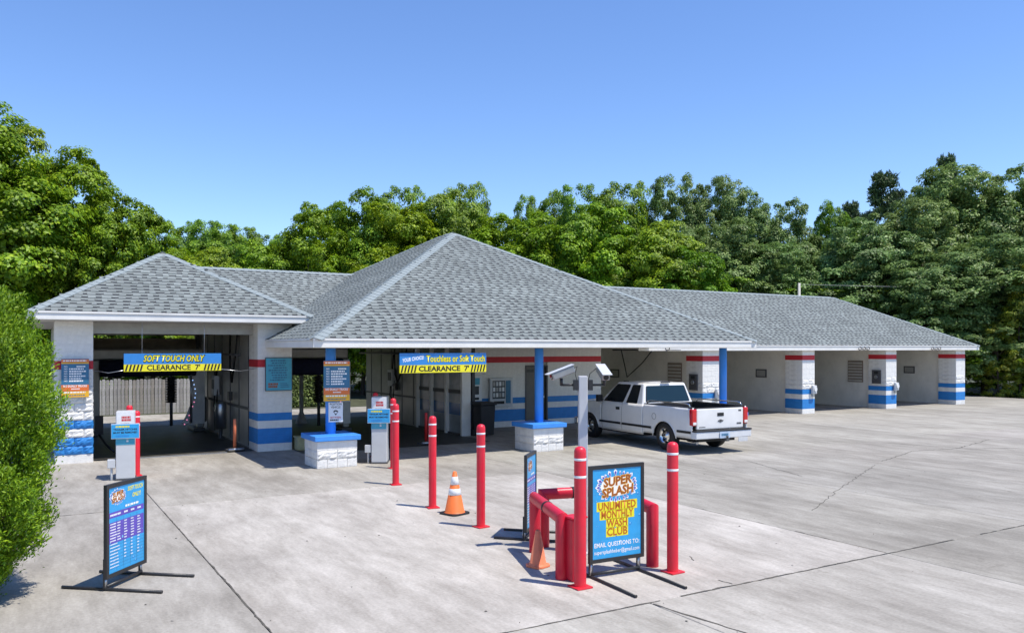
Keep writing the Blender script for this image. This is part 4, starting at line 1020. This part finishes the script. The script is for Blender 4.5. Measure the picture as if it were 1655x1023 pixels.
# seams, handles, trim
for s in (-1, 1):
    def strip(y, z0, z1, w=.010):
        mm = MB(); n = 10
        for k in range(n):
            za, zb = z0 + (z1 - z0) * k / n, z0 + (z1 - z0) * (k + 1) / n
            mm.quad((s * (sidex(za, y) + .0025), y - w / 2, za), (s * (sidex(za, y) + .0025), y + w / 2, za), (s * (sidex(zb, y) + .0025), y + w / 2, zb), (s * (sidex(zb, y) + .0025), y - w / 2, zb))
        return mm.build('door_seam', GAPM, trk)
    strip(1.93, .46, 1.23); strip(2.93, .46, 1.23)
    for ya, yb in ((-1.10, -.56), (.53, 1.90), (1.96, 3.05), (4.13, 4.38)):
        mm = MB(); n = 8
        x0 = s * (sidex(.64, ya) - .002)
        for k in range(n):
            a_, b_ = ya + (yb - ya) * k / n, ya + (yb - ya) * (k + 1) / n
            pr = [(0, .60), (.018, .607), (.018, .658), (0, .665)]
            for (d0, z0), (d1, z1) in zip(pr, pr[1:]):
                mm.quad((s * (sidex(.63, a_) + d0), a_, z0), (s * (sidex(.63, b_) + d0), b_, z0), (s * (sidex(.63, b_) + d1), b_, z1), (s * (sidex(.63, a_) + d1), a_, z1))
        mm.build('rub_strip', BLACK, trk)
    hx = s * sidex(1.06, 2.05)
    MB().box(min(hx, hx + s * .02), max(hx, hx + s * .02), 2.03, 2.21, 1.02, 1.10).build('door_handle', BLACK, trk, bevel=.01)
    MB().tube([(s * sidex(1.13, 2.75), 2.88, 1.27), (s * 1.06, 2.86, 1.27)], .02, 8).box(min(s * 1.02, s * 1.19), max(s * 1.02, s * 1.19), 2.80, 2.92, 1.22, 1.42).build('mirror', BLACK, trk, bevel=.03)
    # wheel-arch lips and liners
    for wy, wz in WH:
        mm = MB(); pts = [(wy + .50 * math.cos(a), wz - .02 + .49 * math.sin(a)) for a in np.linspace(.12, math.pi - .12, 22)]
        mm.tube([(s * (sidex(max(z, .45), y) + .002), y, z) for y, z in pts], .014, 6); mm.build('arch_lip', TAPB, trk)
        mm = MB()
        for (y0, z0), (y1, z1) in zip(pts, pts[1:]): mm.quad((s * .93, y0, z0), (s * .93, y1, z1), (s * .60, y1, z1), (s * .60, y0, z0))
        mm.build('arch_liner', BLACK, trk)
    # bed rails
    MB().tube([(s * .88, -.98, BT), (s * .88, -.94, BT + .075), (s * .88, -.85, BT + .09), (s * .88, .70, BT + .09), (s * .88, .79, BT + .075), (s * .88, .83, BT)], .018, 8).build('bed_rail', CHROME, trk)
    MB().box(min(s * .80, s * .925), max(s * .80, s * .925), BED0 + .02, BED1, BT - .02, BT + .012).build('bed_cap', BLACK, trk, bevel=.008)
    MB().box(min(s * .78, s * .80), max(s * .78, s * .80), BED0 + .05, BED1, .78, BT - .02).build('bed_liner', BLACK, trk)
    # tail lights wrap the corner
    x1 = s * .958; x0 = s * .80
    tl = MB().box(min(x0, x1), max(x0, x1), BED0 - .035, BED0 + .10, .80, 1.235).build('tail_light', LAMPR, trk, bevel=.03, seg=3)
    MB().box(min(s * .825, s * .93), max(s * .825, s * .93), BED0 - .041, BED0 - .03, .83, .90).build('reverse_lens', LAMPW, tl)
# fuel door
mm = MB(); mm.tube([(-sidex(.92, .42) - .003, .42 + .085 * math.cos(a), .95 + .085 * math.sin(a)) for a in np.linspace(0, 6.283, 21)], .004, 5); mm.build('fuel_door', GAPM, trk)
# bed floor, front wall, tailgate
MB().box(-.79, .79, BED0 + .05, BED1, .74, .78).build('bed_floor', BLACK, trk); MB().box(-.92, .92, BED1 - .04, BED1, .76, BT).build('bed_front', BLACK, trk)
MB().box(-.795, .795, BED0 - .02, BED0 + .04, .70, 1.235).build('tailgate', TAPB, trk, bevel=.025, seg=3)
tg = [o for o in trk.children if o.name.startswith('tailgate')][0]
MB().box(-.78, .78, BED0 - .005, BED0 + .05, 1.236, 1.262).build('gate_cap', BLACK, tg, bevel=.008)
MB().box(-.11, .11, BED0 - .030, BED0 - .021, 1.03, 1.12).build('gate_handle', BLACK, tg, bevel=.006)
m = MB(); m.prism([(-.10, .89), (-.08, .925), (-.035, .925), (-.035, .945), (.035, .945), (.035, .925), (.10, .925), (.08, .89), (.035, .89), (.035, .87), (-.035, .87), (-.035, .89)], 'y', BED0 - .030, BED0 - .021); m.build('emblem', DARKG, tg)
bars(tg, -.72, -.45, .745, .775, 1, BED0 - .0225, DARKG, 5, .8, 'badge'); bars(tg, .56, .74, .79, .85, 1, BED0 - .0225, DARKG, 9, .8, 'badge'); bars(tg, .62, .74, 1.13, 1.19, 1, BED0 - .0225, DARKG, 3, .8, 'badge')
# bumper
bp = MB().prism([(-.97, BED0 + .02), (-.94, BED0 - .17), (-.30, BED0 - .20), (.30, BED0 - .20), (.94, BED0 - .17), (.97, BED0 + .02)], 'z', .47, .655).build('rear_bumper', mk('bumper_white', (.62, .63, .64), .25, .05, 4, coat=.4), trk, bevel=.02)
MB().prism([(-.975, BED0 - .03), (-.95, BED0 - .185), (-.30, BED0 - .215), (.30, BED0 - .215), (.95, BED0 - .185), (.975, BED0 - .03)], 'z', .657, .69).build('step_pad', BLACK, bp, bevel=.008)
MB().box(-.20, .14, BED0 - .225, BED0 - .212, .475, .64).build('license_plate', mk('plate_blue', (.45, .55, .68), .4, .1, 12), bp); bars(bp, -.15, .09, .53, .6, 1, BED0 - .2262, SIGNT, 4, .9, 'plate_lettering')
MB().box(-.05, .05, BED0 - .30, BED0 + .2, .40, .48).tube([(0, BED0 - .28, .48), (0, BED0 - .28, .54)], .03, 10).build('hitch', DARKG, bp)
MB().box(.46, .78, BED0 - .20, BED0 - .19, .36, .47).build('mud_plate', LGREY, bp)
# chassis
MB().box(-.62, .62, -1.0, 4.2, .36, .56).build('chassis', BLACK, trk); MB().tube([(-.75, 0, .385), (.75, 0, .385)], .06, 10).lathe([(0, 0)], n=3).build('rear_axle', BLACK, trk)
MB().tube([(-.55, -.5, .36), (-.62, -.85, .36), (-.70, -1.05, .34)], .035, 10).build('exhaust', STEEL, trk)
MB().box(-.90, .90, .98, 3.1, .36, 1.0).build('cabin_floor', BLACK, trk)
# wheels
tyre = []
for r_, x in ((.20, -.11), (.235, -.125), (.33, -.125), (.375, -.10), (.385, -.06), (.385, .06), (.375, .10), (.33, .125), (.235, .125), (.20, .11)): tyre.append((r_, x))
mt = MB().lathe(tyre, n=40); me_t = MB(); me_t.v = [(v[2], v[0], v[1]) for v in mt.v]; me_t.f = mt.f; me_t.m = mt.m; me_t.sm = mt.sm; me_t = me_t.mesh('tyre', BLACK)
def xl(prof, n=32):
    q = MB().lathe(prof, n=n); z = MB(); z.v = [(v[2], v[0], v[1]) for v in q.v]; z.f = q.f; z.m = q.m; z.sm = q.sm; return z
rim = xl([(.225, .06), (.23, .118), (.215, .118), (.205, .06), (.16, .045), (.10, .075), (.07, .085), (.06, .10), (0, .10)])
me_r = rim.mesh('rim', CHROME)
hol = MB()
for k in range(8):
    a = k * math.pi / 4; c_, s_ = math.cos(a), math.sin(a)
    hol.add([(.062, .165 * c_ + .032 * math.cos(q * .785), .165 * s_ + .032 * math.sin(q * .785)) for q in range(8)], [tuple(range(8))])
me_h = hol.mesh('rim_holes', BLACK)
for s in (-1, 1):
    for wy, wz in WH:
        w = bpy.data.objects.new('wheel', me_t); C.objects.link(w); w.parent = trk; w.location = (s * .82, wy, wz); w.rotation_euler = (0, 0, math.pi if s < 0 else 0)
        inst('rim', me_r, w); inst('rim_holes', me_h, w)['kind'] = 'stuff'
for o in trk.children:
    if not o.name.startswith('wheel'): o.location.z -= .065

# ================================================================== VEGETATION
def leaf_mesh(name, centers, normals, size, rng, mat, aspect=.62, bend=.25, updir=None):
    n = len(centers)
    nrm_ = normals / np.linalg.norm(normals, axis=1, keepdims=True)
    if updir is None: t = rng.normal(size=(n, 3))
    else: t = updir + rng.normal(size=(n, 3)) * .35
    a = t - (t * nrm_).sum(1, keepdims=True) * nrm_; a /= np.linalg.norm(a, axis=1, keepdims=True) + 1e-9
    b = np.cross(nrm_, a); s = (size * rng.uniform(.65, 1.35, n))[:, None] if np.isscalar(size) else size[:, None]
    v = np.empty((n, 4, 3))
    v[:, 0] = centers - a * s * .5; v[:, 2] = centers + a * s * .5
    v[:, 1] = centers + b * s * .5 * aspect + nrm_ * s * bend * .5; v[:, 3] = centers - b * s * .5 * aspect + nrm_ * s * bend * .5
    me = bpy.data.meshes.new(name); me.vertices.add(n * 4); me.vertices.foreach_set('co', v.reshape(-1))
    f = np.empty((n, 2, 3), np.int32); k = np.arange(n)[:, None] * 4
    f[:, 0] = k + [0, 1, 2]; f[:, 1] = k + [0, 2, 3]
    me.loops.add(n * 6); me.loops.foreach_set('vertex_index', f.reshape(-1))
    me.polygons.add(n * 2); me.polygons.foreach_set('loop_start', np.arange(n * 2, dtype=np.int32) * 3)
    try: me.polygons.foreach_set('loop_total', np.full(n * 2, 3, np.int32))
    except Exception: pass
    me.materials.append(mat); me.update(calc_edges=True); me.validate(); return me
def crown_points(rng, H, Wd, n_bl, per_bl, per, low=.08, cl=(.55, 1.05), spread=.62, blob=(.15, .25), flat=.8):
    """limbs carry blobs of foliage, each blob is covered with leaf clumps on its upper and outer side."""
    P, N = [], []
    blobs = []
    for i in range(n_bl):
        u = (i + rng.uniform(.1, .9)) / n_bl; h = low + .10 + u * (1 - low - .20)
        prof = math.sin(math.pi * (.16 + .74 * u)) ** .75; th = i * 2.4 + rng.uniform(-.5, .5)
        rr = Wd / 2 * spread * prof * rng.uniform(.55, 1.0) if u < .88 else Wd * .22 * rng.uniform(0, 1)
        br = Wd * rng.uniform(*blob) * (1.05 - .45 * max(0, u - .5) * 2)
        blobs.append((np.array([rr * math.cos(th), rr * math.sin(th), h * H]), br, u))
    axis = np.array([0, 0, 0])
    for c0, br, u in blobs:
        k = int(per_bl * (br / (Wd * .2)) ** 2)
        for j in range(k):
            d = rng.normal(size=3); d[2] = d[2] * .8 + .18; d /= np.linalg.norm(d)
            out = np.array([c0[0], c0[1], 0]); L = np.linalg.norm(out)
            if L > .1 and d.dot(out / L) < -.55: continue
            c = c0 + d * br * rng.uniform(.72, 1.12) * np.array([1, 1, .9])
            r = rng.uniform(*cl) * .62
            q = rng.normal(size=(per, 3)); q[:, 2] = q[:, 2] * .75 + .35; q += d * .45
            q /= np.linalg.norm(q, axis=1, keepdims=True)
            rad = r * rng.uniform(.5, 1.08, per)[:, None]
            P.append(c + q * rad * np.array([1.2, 1.2, flat])); N.append(q * .8 + d * .5 + np.array([.15, -.25, .65]) + rng.normal(size=(per, 3)) * .28)
    return np.concatenate(P), np.concatenate(N)
LBR = leaf_mat('leaf_bright', [(0, (.10, .18, .006)), (1, (.42, .50, .02)), (.5, (.225, .33, .012)), (.85, (.32, .42, .016))], .4)
LMD = leaf_mat('leaf_mid', [(0, (.08, .16, .008)), (1, (.32, .43, .026)), (.5, (.165, .275, .014))], .38)
LDK = leaf_mat('leaf_dark', [(0, (.09, .155, .036)), (1, (.36, .44, .15)), (.5, (.18, .27, .07)), (.85, (.28, .37, .115))], .38, .45)
LPN = leaf_mat('leaf_pine', [(0, (.03, .06, .022)), (1, (.09, .14, .045))], .15)
LYL = leaf_mat('leaf_yellow', [(0, (.10, .15, .012)), (1, (.36, .34, .03)), (.5, (.20, .24, .02))], .3)
LTH = leaf_mat('leaf_thuja', [(0, (.07, .155, .006)), (1, (.34, .47, .016)), (.5, (.185, .31, .010))], .36)
LHG = leaf_mat('leaf_hedge', [(0, (.06, .10, .02)), (1, (.22, .28, .07))], .25)
rng = np.random.default_rng(11)
TH, TW = 13., 9.
CR = {}
for kind, mat, n, nb, pb, per, lf, kw in (('bright', LBR, 3, 20, 40, 165, .175, {}), ('mid', LMD, 2, 20, 40, 165, .17, dict(blob=(.15, .27))),
                                      ('dark', LDK, 2, 21, 40, 165, .16, dict(cl=(.5, .9), blob=(.15, .27))), ('yellow', LYL, 1, 10, 26, 80, .20, dict(low=-.05)),
                                      ('under', LMD, 2, 12, 30, 100, .20, dict(low=-.08))):
    CR[kind] = []
    for k in range(n):
        P, N = crown_points(rng, TH, TW, nb, pb, per, **kw); CR[kind].append(leaf_mesh('crown', P, N, lf, rng, mat, .72))
# pine crown: tufts of needles on layered branches
def pine_mesh():
    P, N, U = [], [], []
    for i in range(110):
        h = rng.uniform(.55, 1); th = rng.uniform(0, 6.28); r = TW / 2 * (1.05 - h) * 1.5 * rng.uniform(.45, 1) + .2
        c = np.array([r * np.cos(th), r * np.sin(th), h * TH]); d = rng.normal(size=(90, 3)); d /= np.linalg.norm(d, axis=1, keepdims=True)
        P.append(c + d * rng.uniform(.1, .55, (90, 1)) * np.array([1, 1, .6])); N.append(rng.normal(size=(90, 3))); U.append(d + np.array([0, 0, .4]))
    return leaf_mesh('crown', np.concatenate(P), np.concatenate(N), .34, rng, LPN, .25, .1, np.concatenate(U))
CR['pine'] = [pine_mesh()]
def trunk_mesh(seed, pine=False):
    r = random.Random(seed); m = MB()
    pts = [Vector((0, 0, -.2))]; p = Vector((0, 0, 0))
    for k in range(9): pts.append(p.copy()); p = p + Vector((r.uniform(-.12, .12), r.uniform(-.12, .12), TH * .088))
    m.tube(pts, [.24, .22, .20, .185, .17, .15, .13, .11, .085, .05], 9)
    for k in range(16):
        b = pts[r.randrange(3, 7)] + Vector((0, 0, r.uniform(0, .8))); a = r.uniform(0, 6.28); L = r.uniform(1.0, 2.2) * (.7 if pine else 1)
        d = Vector((math.cos(a), math.sin(a), r.uniform(.3, .9))); q = b + d * L * .5 + Vector((0, 0, .1)); e = b + d * L + Vector((0, 0, .35))
        m.tube([b, q, e], [.075, .05, .02], 6)
    return m.mesh('trunk', BARK)
TR = [trunk_mesh(1), trunk_mesh(2), trunk_mesh(3, True)]
ORDN = ['first', 'second', 'third', 'fourth', 'fifth', 'sixth', 'seventh', 'eighth', 'ninth', 'tenth', 'eleventh', 'twelfth', 'thirteenth', 'fourteenth', 'fifteenth', 'sixteenth', 'seventeenth', 'eighteenth', 'nineteenth', 'twentieth']
rt = random.Random(21)
def plant_row(rows, desc, group, cat='tree', name='tree', trunk=True):
    for i, (kind, x, y, h, w) in enumerate(rows):
        t = thing(name, (x, y, -.06), desc.format(ORDN[i]), cat, rt.uniform(0, 6.28), group)
        me = CR[kind][(i * 2 + len(rows)) % len(CR[kind])]
        inst('crown', me, t, scale=(w * 1.12 / TW, w * 1.12 / TW, h / TH))
        if trunk: inst('trunk', TR[2 if kind == 'pine' else i % 2], t, scale=(w / TW, w / TW, h / TH))
plant_row([('bright', -2.5, 48.2, 15.2, 9.9), ('bright', -0.1, 49.1, 14.8, 6.6), ('bright', 2.3, 49.9, 13.7, 6.3), ('mid', 4.3, 48.7, 11.5, 5.6), ('bright', 6.4, 48.6, 10.4, 5.1), ('bright', 8.9, 48.3, 8.6, 5.9), ('bright', 11.9, 47.7, 9.1, 5.3), ('bright', 14.3, 46.2, 11.1, 5.3), ('mid', 17.6, 46.6, 12.5, 5.5), ('bright', 19.4, 44.4, 11.6, 6.9), ('mid', 22.8, 44.6, 12.8, 5.6), ('bright', 24.3, 41.4, 10.7, 6.1), ('bright', 26.8, 39.9, 11.0, 6.5), ('bright', 29.3, 38.4, 11.6, 6.9), ('bright', 31.2, 36.1, 10.3, 6.7), ('mid', 32.1, 34.4, 8.6, 5.2)],
    '{} tree from the left in the bright green front row behind the building', 'bright green trees behind the building', 'tree', 'tree')
plant_row([('bright', 18.8, 56.4, 13.5, 5.7), ('mid', 22.9, 53.9, 14.8, 5.2), ('mid', 27.7, 53.3, 15.4, 5.0), ('mid', 32.8, 52.6, 14.7, 3.7), ('mid', 34.2, 51.8, 15.1, 4.2), ('mid', 35.3, 48.8, 15.1, 5.4), ('mid', 36.3, 45.8, 15.1, 5.7)],
    '{} tree from the left in the taller back row above the centre roof', 'taller trees of the back row', 'tree', 'tree')
plant_row([('dark', 41.1, 45.3, 16.0, 5.4), ('dark', 43.6, 43.8, 15.9, 5.9), ('dark', 39.0, 38.4, 11.3, 7.2), ('dark', 45.9, 42.4, 14.7, 6.3), ('dark', 41.9, 36.7, 9.9, 6.8), ('dark', 46.2, 39.9, 13.6, 5.7), ('dark', 45.3, 35.8, 10.0, 6.9), ('mid', 56.0, 43.3, 14.9, 4.5), ('dark', 46.9, 33.7, 11.3, 8.0), ('dark', 51.1, 33.5, 13.2, 7.9), ('dark', 47.4, 29.8, 8.9, 7.5), ('dark', 56.5, 33.7, 16.2, 9.2), ('dark', 50.3, 28.1, 10.0, 8.3), ('dark', 58.1, 31.6, 15.7, 8.6), ('dark', 52.2, 25.8, 9.1, 6.6), ('dark', 60.0, 29.3, 14.3, 9.3)],
    '{} tree from the left among the dark grey-green trees at right', 'dark trees at right', 'tree', 'tree')
plant_row([('pine', 62.5, 46.5, 15.4, 6.0), ('pine', 61.4, 42.4, 17.1, 8.7), ('pine', 67.7, 41.0, 19.0, 6.3)],
    '{} pine from the left rising behind the dark trees at right', 'pines behind the dark trees', 'tree', 'pine_tree')
plant_row([('mid', 16.6, 100.8, 18.1, 6.8), ('under', 17.9, 96.6, 16.6, 10.4), ('mid', 18.8, 99.5, 18.0, 6.8), ('mid', 20.6, 98.4, 17.6, 6.8), ('under', 21.1, 94.6, 16.0, 10.4), ('mid', 22.7, 98.4, 17.4, 6.9), ('mid', 24.4, 97.4, 16.8, 6.9), ('under', 24.4, 92.7, 15.1, 10.4), ('mid', 26.4, 97.3, 16.4, 6.9)],
    '{} small far tree from the left on the skyline between the big trees at left', 'far trees on the skyline', 'tree', 'tree')
plant_row([('under', -0.2, 53.8, 5.6, 9.0), ('under', 4.8, 50.8, 6.0, 9.0), ('under', 9.7, 52.5, 6.8, 9.8), ('under', 15.1, 51.6, 7.6, 9.4), ('under', 20.6, 50.6, 8.2, 9.7), ('under', 26.9, 46.9, 8.2, 10.6), ('under', 31.8, 42.7, 8.5, 10.4), ('under', 36.9, 38.5, 8.2, 10.2), ('under', 42.3, 35.3, 7.6, 9.4), ('under', 47.0, 32.4, 7.2, 9.4), ('under', 49.0, 28.9, 5.9, 7.5), ('under', 51.2, 26.4, 5.1, 7.4), ('under', 55.8, 24.8, 7.0, 9.0)],
    '{} low tree from the left in the undergrowth along the back of the lot', 'undergrowth along the lot', 'tree', 'tree')
plant_row([('yellow', 47.8, 25.9, 4.8, 2.6), ('yellow', 48.6, 25.1, 6.0, 3.3), ('yellow', 49.5, 24.4, 8.8, 4.2)],
    '{} yellow-green bush from the left at the right edge of the lot', 'yellowing bushes at the right edge', 'bush', 'bush')

# low clipped hedge behind the middle bay
hd = thing('clipped_hedge', (10.5, 38.9, -.06), 'clipped box hedge seen through the middle bay', 'hedge')
n = 9000
pp = np.stack([rng.uniform(-2.2, 2.6, n), rng.uniform(-.5, .5, n), rng.uniform(.05, 1.75, n)], 1)
fc = rng.integers(0, 4, n); pp[fc < 2, 1] = -.5 + rng.normal(size=(fc < 2).sum()) * .04; pp[fc == 2, 2] = 1.75 + rng.normal(size=(fc == 2).sum()) * .04
nn = np.where((fc < 2)[:, None], [0, -1, .4], [0, 0, 1.]) + rng.normal(size=(n, 3)) * .5
inst('foliage', leaf_mesh('foliage', pp, nn, .10, rng, LHG, .6), hd)
MB().box(-2.1, 2.5, -.42, .42, 0, 1.66).build('hedge_shade_core', mk('hedge_core', (.02, .03, .01), .9), hd)  # solid box, near-black colour stands in for shade behind the leaves
# big evergreen shrub at the left edge
sh = thing('evergreen_shrub', (-.66, 10.72, 0), 'large rounded bright green evergreen shrub at the left edge', 'shrub')
def shrub():
    P, N, U = [], [], []
    H = 3.28
    for i in range(2300):
        u = rng.uniform(0, 1) ** .9; h = .12 + u * (H - .12); th = rng.uniform(0, 6.28)
        prof = np.interp(h, [.1, .25, .75, 1.3, 1.9, 2.5, 3.0, 3.25, 3.45, 3.5], [.42, .52, .88, 1.0, 1.03, .98, .76, .55, .25, .05]) / 1.30 * 1.06
        r = 1.07 * prof * (1 + .10 * math.sin(3 * th + 4 * h) + .10 * math.sin(6 * th - 6 * h) + .09 * math.sin(10 * th + 9 * h)) * rng.uniform(.84, 1.02)
        c = np.array([r * math.cos(th), r * math.sin(th), h]); per = 78
        o = np.array([math.cos(th), math.sin(th), .55 + .9 * u]); o /= np.linalg.norm(o)
        tt = rng.uniform(-.5, 1, (per, 1)); d = rng.normal(size=(per, 3)) * .055 * (1.25 - tt * .7)
        P.append(c + o * tt * .17 + d); N.append(rng.normal(size=(per, 3)) + o * .7); U.append(np.tile(o + np.array([0, 0, .5]), (per, 1)) + d * 4)
    return leaf_mesh('foliage', np.concatenate(P), np.concatenate(N), .046, rng, LTH, .36, .15, np.concatenate(U))
inst('foliage', shrub(), sh)
m = MB(); m.tube([(0, 0, 0), (.05, .02, 1.2), (0, 0, 2.9)], [.09, .06, .02], 8)
for k in range(26):
    a = k * 2.4; z = .15 + k * .1; L = 1.0 * (1 - (z / 3.6) ** 2); m.tube([(0, 0, z), (math.cos(a) * L * .5, math.sin(a) * L * .5, z + .2), (math.cos(a) * L, math.sin(a) * L, z + .45)], [.03, .02, .008], 5)
m.build('stem', BARK, sh)
m = MB(); m.lathe([(0, .25), (.25, .3), (.52, .9), (.62, 1.7), (.56, 2.4), (.3, 2.9), (0, 3.1)], n=18); m.build('shrub_shade_core', mk('shrub_core', (.018, .028, .006), .9, .4, 9, .8, 12), sh)  # smooth solid core, coloured near black as the shaded depth of the shrub
